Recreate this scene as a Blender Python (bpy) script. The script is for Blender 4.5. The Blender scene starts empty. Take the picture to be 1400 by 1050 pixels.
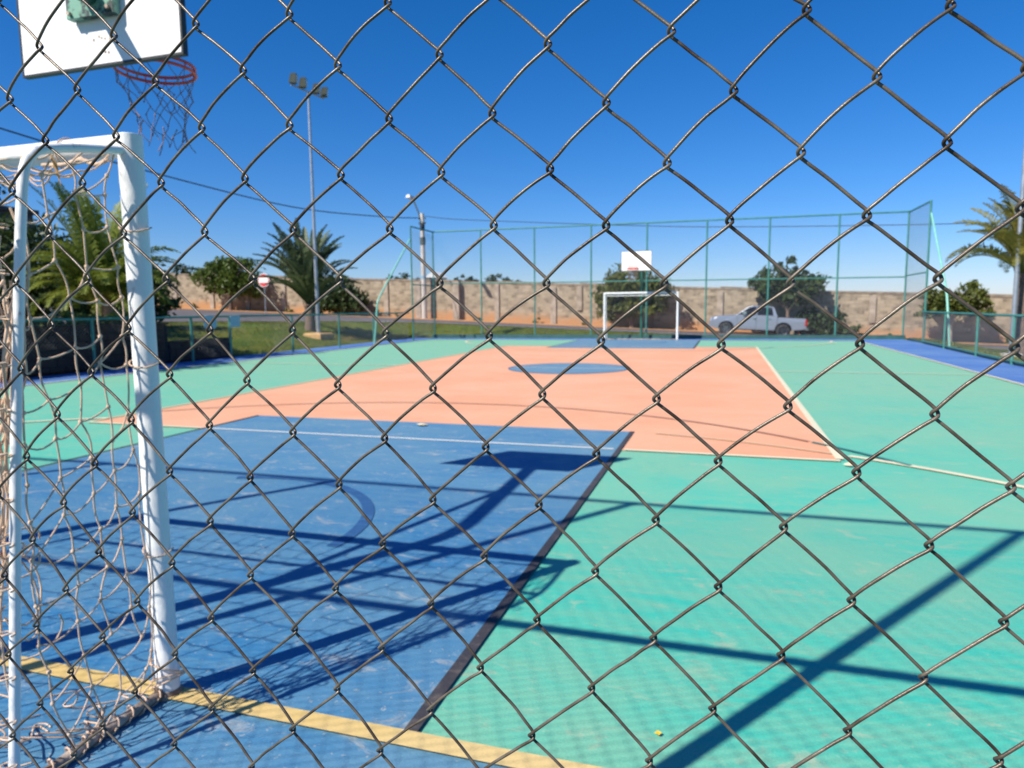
import bpy, math, random
import numpy as np
from mathutils import Vector, Matrix
rnd = random.Random(7)
S = bpy.context.scene
COL = S.collection

# ------------------------------------------------------------------ camera
F_PX, YAW, PITCH, ROLL = 929.456, 0.303732, -0.111608, -0.010861
CAM = Vector((3.517861, -1.921246, 1.441076))
fw = Vector((-math.sin(YAW)*math.cos(PITCH), math.cos(YAW)*math.cos(PITCH), math.sin(PITCH)))
rt = Vector((math.cos(YAW), math.sin(YAW), 0)); up = rt.cross(fw)
r2 = math.cos(ROLL)*rt + math.sin(ROLL)*up
u2 = -math.sin(ROLL)*rt + math.cos(ROLL)*up
cd = bpy.data.cameras.new('camera'); cam = bpy.data.objects.new('camera', cd); COL.objects.link(cam)
m = Matrix((r2, u2, -fw)).transposed().to_4x4(); m.translation = CAM
cam.matrix_world = m
cd.sensor_width = 36.0; cd.lens = F_PX/1400*36
cd.clip_start = 0.02; cd.clip_end = 4000
cd.dof.use_dof = True; cd.dof.focus_distance = 0.55; cd.dof.aperture_fstop = 12.5
S.camera = cam

# ------------------------------------------------------------------ sky, sun, exposure
SUN_EL, SUN_AZ = math.atan(1/1.027), math.atan2(-0.577, -0.85)     # azimuth clockwise from +Y
w = bpy.data.worlds.new('World'); S.world = w; w.use_nodes = True
nt = w.node_tree; bg = nt.nodes['Background']
sk = nt.nodes.new('ShaderNodeTexSky'); sk.sky_type = 'NISHITA'; sk.sun_disc = False
sk.sun_elevation = SUN_EL; sk.sun_rotation = SUN_AZ % (2*math.pi)
sk.altitude = 0; sk.air_density = 1.0; sk.dust_density = 0.15; sk.ozone_density = 10.0
hs = nt.nodes.new('ShaderNodeHueSaturation'); hs.inputs['Saturation'].default_value = 1.21; hs.inputs['Value'].default_value = 1.0
wb = nt.nodes.new('ShaderNodeMix'); wb.data_type = 'RGBA'; wb.blend_type = 'MULTIPLY'; wb.inputs[0].default_value = 1.0
wb.inputs[7].default_value = (1.05, .955, 1.06, 1)                             # camera white balance of the whole sky
nt.links.new(sk.outputs[0], hs.inputs['Color']); nt.links.new(hs.outputs[0], wb.inputs[6]); nt.links.new(wb.outputs[2], bg.inputs[0])
bg.inputs[1].default_value = 0.088
sd = bpy.data.lights.new('sun', 'SUN'); sd.energy = 5.0; sd.angle = math.radians(0.53); sd.color = (1.0, 0.95, 0.87)
so = bpy.data.objects.new('sun', sd); COL.objects.link(so)
so.rotation_euler = Vector((0.577, 0.85, -1.0)).to_track_quat('-Z', 'Y').to_euler()
so.location = (-8, -12, 20)
vs = S.view_settings; vs.view_transform = 'Standard'; vs.look = 'None'; vs.gamma = 1; vs.use_curve_mapping = False
vs.exposure = 0.5
S.cycles.use_denoising = True
S.cycles.max_bounces = 6; S.cycles.transparent_max_bounces = 6

# ------------------------------------------------------------------ materials
def mat(name, col, rough=0.6, metal=0.0, var=0.0, scale=4.0, col2=None, bump=0.0, bscale=None, stretch=(1,1,1), spec=0.5, detail=6.0, lo=0.35, hi=0.65, coat=0.0):
    m = bpy.data.materials.new(name); m.use_nodes = True
    n, l = m.node_tree.nodes, m.node_tree.links
    b = n['Principled BSDF']
    b.inputs['Roughness'].default_value = rough; b.inputs['Metallic'].default_value = metal
    b.inputs['Specular IOR Level'].default_value = spec
    if coat: b.inputs['Coat Weight'].default_value = coat; b.inputs['Coat Roughness'].default_value = .06
    b.inputs['Base Color'].default_value = (*col, 1)
    if col2 is not None or bump:
        g = n.new('ShaderNodeNewGeometry'); mp = n.new('ShaderNodeMapping'); mp.inputs['Scale'].default_value = stretch
        l.new(g.outputs['Position'], mp.inputs[0])
    if col2 is not None:
        t = n.new('ShaderNodeTexNoise'); t.inputs['Scale'].default_value = scale; t.inputs['Detail'].default_value = detail
        t.inputs['Roughness'].default_value = 0.62
        l.new(mp.outputs[0], t.inputs[0])
        r = n.new('ShaderNodeMapRange'); r.inputs[1].default_value = lo; r.inputs[2].default_value = hi
        l.new(t.outputs[0], r.inputs[0])
        x = n.new('ShaderNodeMix'); x.data_type = 'RGBA'
        x.inputs[6].default_value = (*col, 1); x.inputs[7].default_value = (*col2, 1)
        l.new(r.outputs[0], x.inputs[0]); l.new(x.outputs[2], b.inputs['Base Color'])
    if bump:
        t2 = n.new('ShaderNodeTexNoise'); t2.inputs['Scale'].default_value = bscale or scale*6; t2.inputs['Detail'].default_value = 5
        l.new(mp.outputs[0], t2.inputs[0])
        bp = n.new('ShaderNodeBump'); bp.inputs['Strength'].default_value = bump; bp.inputs['Distance'].default_value = 0.02
        l.new(t2.outputs[0], bp.inputs['Height']); l.new(bp.outputs[0], b.inputs['Normal'])
    return m

def paint(name, base, pale, worn, streak=0.5, rough=0.42, wear=0.60, grain=1.0, far=None):
    """Court paint: roller streaks, faded patches, chalky scuffs and pinholes."""
    m = bpy.data.materials.new(name); m.use_nodes = True
    n, l = m.node_tree.nodes, m.node_tree.links; b = n['Principled BSDF']
    g = n.new('ShaderNodeNewGeometry')
    def noise(sc, stretch, det=6, rgh=.6, dist=0.0):
        mp = n.new('ShaderNodeMapping'); mp.inputs['Scale'].default_value = stretch
        l.new(g.outputs['Position'], mp.inputs[0])
        t = n.new('ShaderNodeTexNoise'); t.inputs['Scale'].default_value = sc; t.inputs['Detail'].default_value = det
        t.inputs['Roughness'].default_value = rgh; t.inputs['Distortion'].default_value = dist
        l.new(mp.outputs[0], t.inputs[0]); return t.outputs[0]
    def ramp(s, a, c, lo=0.0, hi=1.0):
        r = n.new('ShaderNodeMapRange'); r.inputs[1].default_value = a; r.inputs[2].default_value = c
        r.inputs[3].default_value = lo; r.inputs[4].default_value = hi; l.new(s, r.inputs[0]); return r.outputs[0]
    def mix(f, A, B):
        x = n.new('ShaderNodeMix'); x.data_type = 'RGBA'
        l.new(f, x.inputs[0])
        for i, v in ((6, A), (7, B)):
            if isinstance(v, tuple): x.inputs[i].default_value = (*v, 1)
            else: l.new(v, x.inputs[i])
        return x.outputs[2]
    def mul(a, c):
        x = n.new('ShaderNodeMath'); x.operation = 'MULTIPLY'; l.new(a, x.inputs[0])
        if isinstance(c, float): x.inputs[1].default_value = c
        else: l.new(c, x.inputs[1])
        return x.outputs[0]
    c = mix(ramp(noise(0.55, (1, 1.3, 1), 5, .6, .4), .38, .64), base, pale)
    if far:                                                                  # grazing sky sheen painted in: colour pales towards the far end
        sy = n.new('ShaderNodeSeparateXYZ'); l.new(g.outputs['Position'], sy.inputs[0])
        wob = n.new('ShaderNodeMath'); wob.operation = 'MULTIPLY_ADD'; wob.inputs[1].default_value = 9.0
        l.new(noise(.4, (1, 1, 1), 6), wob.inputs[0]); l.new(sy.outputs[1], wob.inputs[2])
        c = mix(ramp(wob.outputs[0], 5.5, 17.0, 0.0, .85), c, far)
    c = mix(mul(ramp(noise(3.0, (.55, 3.2, 1), 6, .7, .3), .42, .68), float(streak)), c, pale)
    c = mix(mul(ramp(noise(4.2, (.8, 1.5, 1), 10, .74, .9), wear, wear+.11), 0.7), c, worn)
    c = mix(mul(ramp(noise(13, (.7, 1.6, 1), 8, .75), .50, .70), .45*grain), c, pale)
    c = mix(mul(ramp(noise(1.1, (1, 1, 1), 8, .7), .58, .72), .35), c, tuple(v*.72+.02 for v in base))
    c = mix(mul(ramp(noise(34, (1, 1, 1), 3, .6), .655, .72), .7), c, worn)
    c = mix(ramp(noise(130, (1, 1, 1), 3, .6), .3, .75, 0.0, .30*grain), c, tuple(v*.55 for v in base))
    l.new(c, b.inputs['Base Color'])
    l.new(ramp(noise(4, (1, 1, 1), 6), .3, .7, rough-.08, rough+.16), b.inputs['Roughness'])
    b.inputs['Specular IOR Level'].default_value = .15
    bp = n.new('ShaderNodeBump'); bp.inputs['Strength'].default_value = .25; bp.inputs['Distance'].default_value = .004
    l.new(noise(90, (1, 1, 1), 4), bp.inputs['Height']); l.new(bp.outputs[0], b.inputs['Normal'])
    return m

def leafmat(name, a, c, scale=2.0, trans=0.25):
    m = mat(name, a, .5, 0, scale=scale, col2=c, lo=.3, hi=.7, spec=.35)
    n, l = m.node_tree.nodes, m.node_tree.links; b = n['Principled BSDF']
    t = n.new('ShaderNodeBsdfTranslucent'); x = n.new('ShaderNodeMixShader'); x.inputs[0].default_value = trans
    src = b.inputs['Base Color'].links[0].from_socket
    l.new(src, t.inputs[0]); l.new(b.outputs[0], x.inputs[1]); l.new(t.outputs[0], x.inputs[2])
    l.new(x.outputs[0], n['Material Output'].inputs[0]); return m

M = {}
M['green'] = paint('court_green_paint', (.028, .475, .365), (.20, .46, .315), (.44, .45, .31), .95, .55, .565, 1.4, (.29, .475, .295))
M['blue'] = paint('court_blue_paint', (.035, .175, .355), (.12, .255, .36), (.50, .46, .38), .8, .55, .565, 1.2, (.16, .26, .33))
M['orange'] = paint('court_orange_paint', (.70, .33, .185), (.71, .39, .24), (.70, .47, .29), .4, .6, .66, .5)
M['border'] = paint('border_blue_paint', (.07, .16, .42), (.13, .24, .46), (.35, .38, .42), .4, .55, .66)
M['yellow'] = paint('yellow_line_paint', (.62, .43, .15), (.66, .49, .22), (.5, .44, .28), .3, .55, .66)
M['white_line'] = paint('white_line_paint', (.70, .70, .66), (.60, .60, .55), (.36, .42, .44), .3, .6, .62)
M['cream_line'] = paint('cream_line_paint', (.74, .66, .45), (.64, .60, .43), (.36, .47, .37), .4, .6, .60)
M['black_line'] = paint('dark_line_paint', (.035, .035, .045), (.07, .065, .07), (.17, .14, .12), .4, .6, .56)
M['dim_line'] = paint('faded_line_paint', (.028, .09, .22), (.04, .12, .27), (.06, .17, .34), .4, .6, .5)
M['dim_orange'] = paint('faded_grey_line_paint', (.38, .19, .12), (.48, .24, .15), (.62, .31, .19), .6, .6, .5)
M['peach_line'] = paint('pale_peach_line_paint', (.68, .44, .27), (.66, .39, .23), (.65, .34, .19), .6, .6, .55)
M['wire'] = mat('weathered_galvanised_wire', (.175, .142, .105), .40, .35, scale=34, col2=(.055, .035, .022), lo=.40, hi=.64, bump=.08, bscale=600)
M['teal'] = mat('teal_painted_steel', (.035, .17, .135), .5, 0, scale=5, col2=(.065, .23, .19), bump=.05)
M['teal_pale'] = mat('pale_teal_painted_steel', (.22, .52, .42), .45, 0, scale=5, col2=(.16, .42, .34))
M['teal_dark'] = mat('dark_green_painted_concrete', (.018, .075, .07), .7, 0, scale=3, col2=(.035, .11, .095), bump=.2)
M['white_steel'] = mat('chipped_white_painted_steel', (.80, .79, .75), .42, 0, scale=13, col2=(.42, .30, .20), lo=.63, hi=.70, bump=.08, stretch=(1, 1, .45), detail=9)
M['rust'] = mat('bare_rusty_steel', (.20, .13, .09), .6, .3, scale=9, col2=(.50, .42, .34), lo=.42, hi=.62, bump=.25)
M['rope'] = mat('sun_bleached_rope', (.74, .52, .36), .85, 0, scale=30, col2=(.52, .32, .19), lo=.48, hi=.78, bump=.3, bscale=500)
M['dark_rope'] = mat('grimy_hoop_cord', (.20, .12, .12), .85, 0, scale=30, col2=(.34, .25, .25))
M['board'] = mat('white_painted_board', (.86, .83, .80), .5, 0, scale=3, col2=(.74, .70, .66), lo=.5, hi=.8)
M['board_edge'] = mat('dark_board_frame', (.02, .022, .02), .5)
M['plate'] = mat('chipped_green_plate', (.17, .36, .26), .55, 0, scale=14, col2=(.03, .045, .04), lo=.50, hi=.56)
M['hoop'] = mat('red_painted_hoop', (.72, .075, .04), .4, 0, scale=25, col2=(.45, .06, .05), lo=.5, hi=.7)
M['pole_green'] = mat('dark_green_steel_pole', (.015, .08, .05), .5, 0, scale=4, col2=(.025, .11, .075))
M['galv'] = mat('galvanised_pole_steel', (.42, .45, .48), .42, .55, scale=4, col2=(.30, .33, .36))
M['lamp_body'] = mat('floodlight_housing', (.09, .10, .08), .5, .2)
M['lamp_glass'] = mat('floodlight_glass', (.50, .48, .36), .15)
M['concrete'] = mat('pale_concrete', (.62, .56, .49), .8, 0, scale=3, col2=(.48, .43, .36), bump=.2)
M['ochre'] = mat('ochre_concrete_footing', (.55, .33, .12), .8, 0, scale=6, col2=(.40, .24, .10), bump=.2)
M['asphalt'] = mat('worn_asphalt', (.085, .075, .078), .85, 0, scale=.6, col2=(.14, .122, .118), bump=.3, bscale=60)
M['dirt'] = mat('orange_dirt', (.50, .235, .095), .9, 0, scale=1.2, col2=(.36, .20, .08), bump=.4, bscale=9)
M['blade'] = leafmat('grass_blades', (.085, .14, .010), (.22, .19, .022), .7, .3)
M['hedge'] = leafmat('hedge_leaves', (.12, .19, .03), (.24, .26, .06), 3, .3)
M['brown_brick'] = mat('dark_brown_brick', (.045, .022, .012), .9, 0, scale=5, col2=(.075, .038, .02), bump=.3, spec=.1)
M['mortar'] = mat('brick_mortar', (.018, .014, .011), .95, spec=.1)
M['bark'] = mat('palm_bark', (.22, .15, .11), .9, 0, scale=9, col2=(.10, .07, .05), bump=.6, stretch=(1, 1, 4))
M['bark_pale'] = mat('pale_bark', (.46, .36, .28), .85, 0, scale=8, col2=(.28, .21, .16), bump=.4)
M['frond_dark'] = leafmat('greygreen_palm_frond', (.055, .09, .04), (.14, .165, .075), 1.4, .25)
M['frond_light'] = leafmat('yellowgreen_palm_frond', (.24, .27, .035), (.12, .17, .03), 1.2, .35)
M['frond_yellow'] = leafmat('yellowing_palm_frond', (.34, .29, .045), (.14, .15, .04), 1.6, .3)
M['leaf_dark'] = leafmat('dark_shrub_leaf', (.03, .055, .016), (.065, .095, .026), 1.2, .22)
M['leaf_green'] = leafmat('mid_green_shrub_leaf', (.115, .165, .022), (.055, .09, .016), .9, .3)
M['leaf_olive'] = leafmat('olive_shrub_leaf', (.16, .165, .028), (.07, .10, .02), 1.3, .3)
M['leaf_far'] = leafmat('distant_tree_leaf', (.035, .06, .035), (.06, .09, .05), .3, .1)
M['black'] = mat('black_rubber', (.012, .012, .013), .75)
M['cable'] = mat('black_power_cable', (.03, .045, .07), .6)
M['silver'] = mat('silver_car_paint', (.25, .28, .325), .3, .3, coat=.7)
M['glass'] = mat('dark_car_glass', (.010, .011, .013), .12, 0, spec=.35)
M['chrome'] = mat('chrome_trim', (.7, .7, .72), .18, 1)
M['rim'] = mat('alloy_rim', (.06, .062, .066), .35, .7)
M['red_lens'] = mat('red_lamp_lens', (.35, .012, .016), .2)
M['head_lens'] = mat('headlamp_lens', (.80, .82, .85), .12, .2)
M['sign_red'] = mat('road_sign_red', (.62, .05, .05), .45)
M['sign_white'] = mat('road_sign_white', (.82, .80, .76), .5)
M['plaque'] = mat('pale_blue_plaque', (.20, .36, .46), .6, 0, scale=8, col2=(.28, .42, .50))
M['house'] = mat('slate_grey_render', (.05, .055, .075), .8, 0, scale=1.5, col2=(.075, .08, .095))
M['house_roof'] = mat('dark_roof_tiles', (.05, .045, .045), .8)
M['white_wall'] = mat('far_white_wall', (.70, .68, .66), .8)
M['leaf_yellow'] = mat('fallen_yellow_leaf', (.75, .48, .03), .6)
M['litter'] = mat('pale_dry_leaf', (.62, .55, .34), .8)

def ground_material():
    m = bpy.data.materials.new('dry_lawn'); m.use_nodes = True
    n, l = m.node_tree.nodes, m.node_tree.links; b = n['Principled BSDF']; b.inputs['Roughness'].default_value = .95
    b.inputs['Specular IOR Level'].default_value = .15
    g = n.new('ShaderNodeNewGeometry')
    def noise(s, d=6):
        t = n.new('ShaderNodeTexNoise'); t.inputs['Scale'].default_value = s; t.inputs['Detail'].default_value = d
        t.inputs['Roughness'].default_value = .65; l.new(g.outputs['Position'], t.inputs[0]); return t.outputs[0]
    def rng(s, a, c):
        r = n.new('ShaderNodeMapRange'); r.inputs[1].default_value = a; r.inputs[2].default_value = c; l.new(s, r.inputs[0]); return r.outputs[0]
    def mix(f, A, B):
        x = n.new('ShaderNodeMix'); x.data_type = 'RGBA'; l.new(f, x.inputs[0])
        for i, v in ((6, A), (7, B)):
            if isinstance(v, tuple): x.inputs[i].default_value = (*v, 1)
            else: l.new(v, x.inputs[i])
        return x.outputs[2]
    c = mix(rng(noise(.5), .4, .6), (.085, .135, .012), (.18, .165, .022))
    c = mix(rng(noise(2.5), .35, .7), c, (.06, .105, .018))
    c = mix(rng(noise(.33, 8), .60, .70), c, (.30, .16, .065))
    l.new(c, b.inputs['Base Color'])
    bp = n.new('ShaderNodeBump'); bp.inputs['Strength'].default_value = .6; bp.inputs['Distance'].default_value = .05
    l.new(noise(12), bp.inputs['Height']); l.new(bp.outputs[0], b.inputs['Normal']); return m
M['lawn'] = ground_material()

def wall_material():
    m = bpy.data.materials.new('bare_block_masonry'); m.use_nodes = True
    n, l = m.node_tree.nodes, m.node_tree.links; b = n['Principled BSDF']; b.inputs['Roughness'].default_value = .92
    b.inputs['Specular IOR Level'].default_value = .2
    tc = n.new('ShaderNodeTexCoord'); sp = n.new('ShaderNodeSeparateXYZ'); l.new(tc.outputs['Object'], sp.inputs[0])
    cb = n.new('ShaderNodeCombineXYZ'); l.new(sp.outputs[0], cb.inputs[0]); l.new(sp.outputs[2], cb.inputs[1])
    br = n.new('ShaderNodeTexBrick'); l.new(cb.outputs[0], br.inputs[0])
    br.inputs['Scale'].default_value = 1.0; br.inputs['Brick Width'].default_value = .40; br.inputs['Row Height'].default_value = .20
    br.inputs['Mortar Size'].default_value = .014; br.inputs['Bias'].default_value = 0
    br.inputs['Color1'].default_value = (.40, .315, .215, 1); br.inputs['Color2'].default_value = (.15, .115, .075, 1); br.inputs['Mortar'].default_value = (.30, .25, .19, 1)
    t = n.new('ShaderNodeTexNoise'); t.inputs['Scale'].default_value = 1.3; t.inputs['Detail'].default_value = 9; t.inputs['Roughness'].default_value = .75
    l.new(tc.outputs['Object'], t.inputs[0])
    r = n.new('ShaderNodeMapRange'); r.inputs[1].default_value = .42; r.inputs[2].default_value = .74; l.new(t.outputs[0], r.inputs[0])
    x = n.new('ShaderNodeMix'); x.data_type = 'RGBA'; x.blend_type = 'MIX'
    x.inputs[7].default_value = (.46, .375, .27, 1); l.new(br.outputs[0], x.inputs[6]); l.new(r.outputs[0], x.inputs[0])
    # splashed orange dirt low down, uneven upper edge
    z = n.new('ShaderNodeMath'); z.operation = 'MULTIPLY_ADD'; z.inputs[1].default_value = 1.3; l.new(t.outputs[0], z.inputs[0])
    ng = n.new('ShaderNodeMath'); ng.operation = 'MULTIPLY'; ng.inputs[1].default_value = -1.0; l.new(sp.outputs[2], ng.inputs[0]); l.new(ng.outputs[0], z.inputs[2])
    q = n.new('ShaderNodeMapRange'); q.inputs[1].default_value = -.02; q.inputs[2].default_value = .55; l.new(z.outputs[0], q.inputs[0])
    y = n.new('ShaderNodeMix'); y.data_type = 'RGBA'; y.inputs[7].default_value = (.46, .24, .11, 1)
    l.new(x.outputs[2], y.inputs[6]); l.new(q.outputs[0], y.inputs[0]); l.new(y.outputs[2], b.inputs['Base Color'])
    bp = n.new('ShaderNodeBump'); bp.inputs['Strength'].default_value = .8; bp.inputs['Distance'].default_value = .03
    l.new(br.outputs['Fac'], bp.inputs['Height']); bp.invert = True; l.new(bp.outputs[0], b.inputs['Normal'])
    return m
M['blocks'] = wall_material()
M['pillar'] = mat('wall_pillar_render', (.44, .36, .28), .9, 0, scale=1.6, col2=(.24, .19, .14), bump=.3)
M['coping'] = mat('stained_coping', (.34, .27, .19), .9, 0, scale=3, col2=(.15, .115, .085), lo=.35, hi=.65, bump=.4)

# ------------------------------------------------------------------ mesh helpers
def link(name, me, parent=None, loc=None):
    o = bpy.data.objects.new(name, me); COL.objects.link(o)
    if parent is not None: o.parent = parent
    if loc is not None: o.location = loc
    return o
def mesh(name, verts, faces, material, smooth=False):
    me = bpy.data.meshes.new(name); me.from_pydata([tuple(v) for v in verts], [], faces)
    if isinstance(material, (list, tuple)):
        for x in material: me.materials.append(x)
    else: me.materials.append(material)
    if smooth: me.polygons.foreach_set('use_smooth', [True]*len(me.polygons))
    me.update(); return me
class MB:
    def __init__(s): s.v, s.f = [], []
    def add(s, v, f):
        k = len(s.v); s.v += [tuple(p) for p in v]; s.f += [tuple(i+k for i in q) for q in f]; return s
    def box(s, x0, x1, y0, y1, z0, z1):
        return s.add([(x0,y0,z0),(x1,y0,z0),(x1,y1,z0),(x0,y1,z0),(x0,y0,z1),(x1,y0,z1),(x1,y1,z1),(x0,y1,z1)],
                     [(3,2,1,0),(4,5,6,7),(0,1,5,4),(1,2,6,5),(2,3,7,6),(3,0,4,7)])
    def tube(s, pts, r, sides=8, caps=True):
        pts = [Vector(p) for p in pts]; n = len(pts)
        rs = list(r) if isinstance(r, (list, tuple)) else [r]*n
        if caps:                                                             # tight end rings keep the shading of the round side clean
            e = min(.002, (pts[1]-pts[0]).length*.1, (pts[-1]-pts[-2]).length*.1)
            pts = [pts[0], pts[0]+(pts[1]-pts[0]).normalized()*e]+pts[1:-1]+[pts[-1]+(pts[-2]-pts[-1]).normalized()*e, pts[-1]]
            rs = [rs[0], rs[0]]+rs[1:-1]+[rs[-1], rs[-1]]; n += 2
        t0 = (pts[1]-pts[0]).normalized()
        a = Vector((0,0,1)) if abs(t0.z) < .9 else Vector((1,0,0))
        nrm = (a - t0*a.dot(t0)).normalized(); V = []
        for i in range(n):
            t = (pts[min(i+1,n-1)]-pts[max(i-1,0)]).normalized()
            nrm = (nrm - t*nrm.dot(t)).normalized(); bn = t.cross(nrm)
            for k in range(sides):
                an = 2*math.pi*k/sides
                V.append(pts[i] + (nrm*math.cos(an)+bn*math.sin(an))*rs[i])
        Fc = [(i*sides+k, i*sides+(k+1)%sides, (i+1)*sides+(k+1)%sides, (i+1)*sides+k) for i in range(n-1) for k in range(sides)]
        if caps: Fc += [tuple(range(sides-1,-1,-1)), tuple((n-1)*sides+k for k in range(sides))]
        return s.add(V, Fc)
    def me(s, name, material, smooth=False): return mesh(name, s.v, s.f, material, smooth)
    def obj(s, name, material, parent=None, smooth=False, loc=None): return link(name, s.me(name, material, smooth), parent, loc)
def tag(o, label=None, cat=None, group=None, kind=None):
    if label: o['label'] = label
    if cat: o['category'] = cat
    if group: o['group'] = group
    if kind: o['kind'] = kind
    return o
def thing(name, loc, label, cat, group=None, rz=0.0):
    o = bpy.data.objects.new(name, None); COL.objects.link(o); o.location = loc; o.rotation_euler = (0,0,rz)
    o.empty_display_size = .2
    return tag(o, label, cat, group)
def pipe(name, pts, r, material, parent, sides=10): return MB().tube(pts, r, sides).obj(name, material, parent, True)
def copy_part(src, parent, loc=None, rot=None, scale=None):
    c = src.copy(); COL.objects.link(c); c.parent = parent
    if loc is not None: c.location = loc
    if rot is not None: c.rotation_euler = rot
    if scale is not None: c.scale = scale
    return c
def bend(a, c, e, r, n=8):
    """polyline a->c->e with a rounded corner of radius r at c"""
    a, c, e = Vector(a), Vector(c), Vector(e)
    p, q = c+(a-c).normalized()*r, c+(e-c).normalized()*r
    return [a] + [p*(1-t)**2 + c*2*t*(1-t) + q*t*t for t in [k/n for k in range(n+1)]] + [e]

# ------------------------------------------------------------------ terrain
def gslope(X): return -0.046*X - .02
def sm(t): t = min(max(t,0),1); return t*t*(3-2*t)
def terrain(X, Y):
    d = max(-11.35-X, X-10.45, Y-29.35, 0.0)
    if d <= 0: return -.08
    return -.08*(1-sm(d/.4)) + sm(d/5)*gslope(min(max(X,-70),45))
def axis(a, b, fine, out):
    return sorted(set([round(x,3) for x in np.arange(a, b+1e-6, fine)] + out))
xs = axis(-46, 30, .5, [-2500,-900,-400,-200,-120,-80,-60,-52, 36,45,60,100,200,400,900,2500])
ys = axis(-4, 46, .5, [-2500,-900,-300,-100,-40,-20,-10, 50,60,80,120,200,400,900,2500])
V = [(x, y, terrain(x, y)) for y in ys for x in xs]; nx = len(xs)
Fc = [(j*nx+i, j*nx+i+1, (j+1)*nx+i+1, (j+1)*nx+i) for j in range(len(ys)-1) for i in range(nx-1)]
tag(link('ground', mesh('ground', V, Fc, M['lawn'], True)), 'sloping lawn of patchy dry grass round the court', kind='structure')

def strip(name, near, far, n, k, dz, material, label):
    """sheet between two polylines in X,Y laid on the terrain"""
    def samp(pl, t):
        L = [0]
        for a, c in zip(pl, pl[1:]): L.append(L[-1]+math.dist(a, c))
        s = t*L[-1]
        for i in range(len(pl)-1):
            if s <= L[i+1]+1e-9:
                u = (s-L[i])/(L[i+1]-L[i]); return (pl[i][0]*(1-u)+pl[i+1][0]*u, pl[i][1]*(1-u)+pl[i+1][1]*u)
    V, Fc = [], []
    for i in range(n+1):
        a, c = samp(near, i/n), samp(far, i/n)
        for j in range(k+1):
            x, y = a[0]+(c[0]-a[0])*j/k, a[1]+(c[1]-a[1])*j/k
            V.append((x, y, terrain(x, y)+dz))
    for i in range(n):
        for j in range(k): Fc.append((i*(k+1)+j, (i+1)*(k+1)+j, (i+1)*(k+1)+j+1, i*(k+1)+j+1))
    return tag(link(name, mesh(name, V, Fc, material, True)), label, kind='structure')
strip('road', [(-24,-6),(-23,12),(-21.4,22.8),(-19.6,27.3),(-17.5,32),(-14.5,34.6),(-10,35.4),(0,35.4),(16,35.2),(40,35)],
      [(-46,-6),(-45,12),(-42,30),(-38,38.6),(-30,39.0),(-20,39.2),(-10,39.3),(0,39.3),(16,39.3),(40,39.3)], 160, 14, .03, M['asphalt'], 'grey asphalt road curving behind the court')
strip('dirt_verge', [(-48,26),(-46,34),(-42,38.2),(-30,38.75),(-20,38.95),(-10,39.05),(0,39.1),(16,39.1),(40,39.1)],
      [(-66,26),(-64,38),(-60,43),(-30,43),(-20,43),(-10,43),(0,43),(16,43),(40,43)], 160, 6, .05, M['dirt'], 'strip of bare orange dirt between road and wall')
strip('concrete_kerb_edge', [(-19.45,27.3),(-17.35,32),(-14.4,34.45),(-10,35.25),(0,35.25),(16,35.05),(40,34.85)],
      [(-19.6,27.3),(-17.5,32),(-14.5,34.6),(-10,35.4),(0,35.4),(16,35.2),(40,35)], 120, 1, .06, M['concrete'], 'low kerb along the near edge of the road')

# ------------------------------------------------------------------ court
CL = 27.6
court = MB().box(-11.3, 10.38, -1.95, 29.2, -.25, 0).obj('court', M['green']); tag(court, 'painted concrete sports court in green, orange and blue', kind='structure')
def sheet(name, poly, z, material): return link(name, mesh(name, [(x, y, z) for x, y in poly], [tuple(range(len(poly)))], material), court)
def rect(name, x0, x1, y0, y1, z, material): return sheet(name, [(x0,y0),(x1,y0),(x1,y1),(x0,y1)], z, material)
def arc(name, cx, cy, r, a0, a1, wd, z, material, n=48):
    V, Fc = [], []
    for i in range(n+1):
        a = math.radians(a0+(a1-a0)*i/n)
        for q in (r-wd/2, r+wd/2): V.append((cx+q*math.cos(a), cy+q*math.sin(a), z))
    for i in range(n): Fc.append((2*i, 2*i+1, 2*i+3, 2*i+2))
    return link(name, mesh(name, V, Fc, material), court)
XL, XR = -9.75, 8.5
rect('border_strip', XR, 10.38, -1.95, 29.2, .004, M['border'])
rect('border_strip', -11.3, XL, -1.95, 29.2, .004, M['border'])
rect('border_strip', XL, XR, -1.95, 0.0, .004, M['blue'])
rect('border_strip', XL, XR, CL, 29.2, .004, M['border'])
rect('volleyball_area', -4.44, 4.56, 4.82, 22.8, .004, M['orange'])
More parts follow.
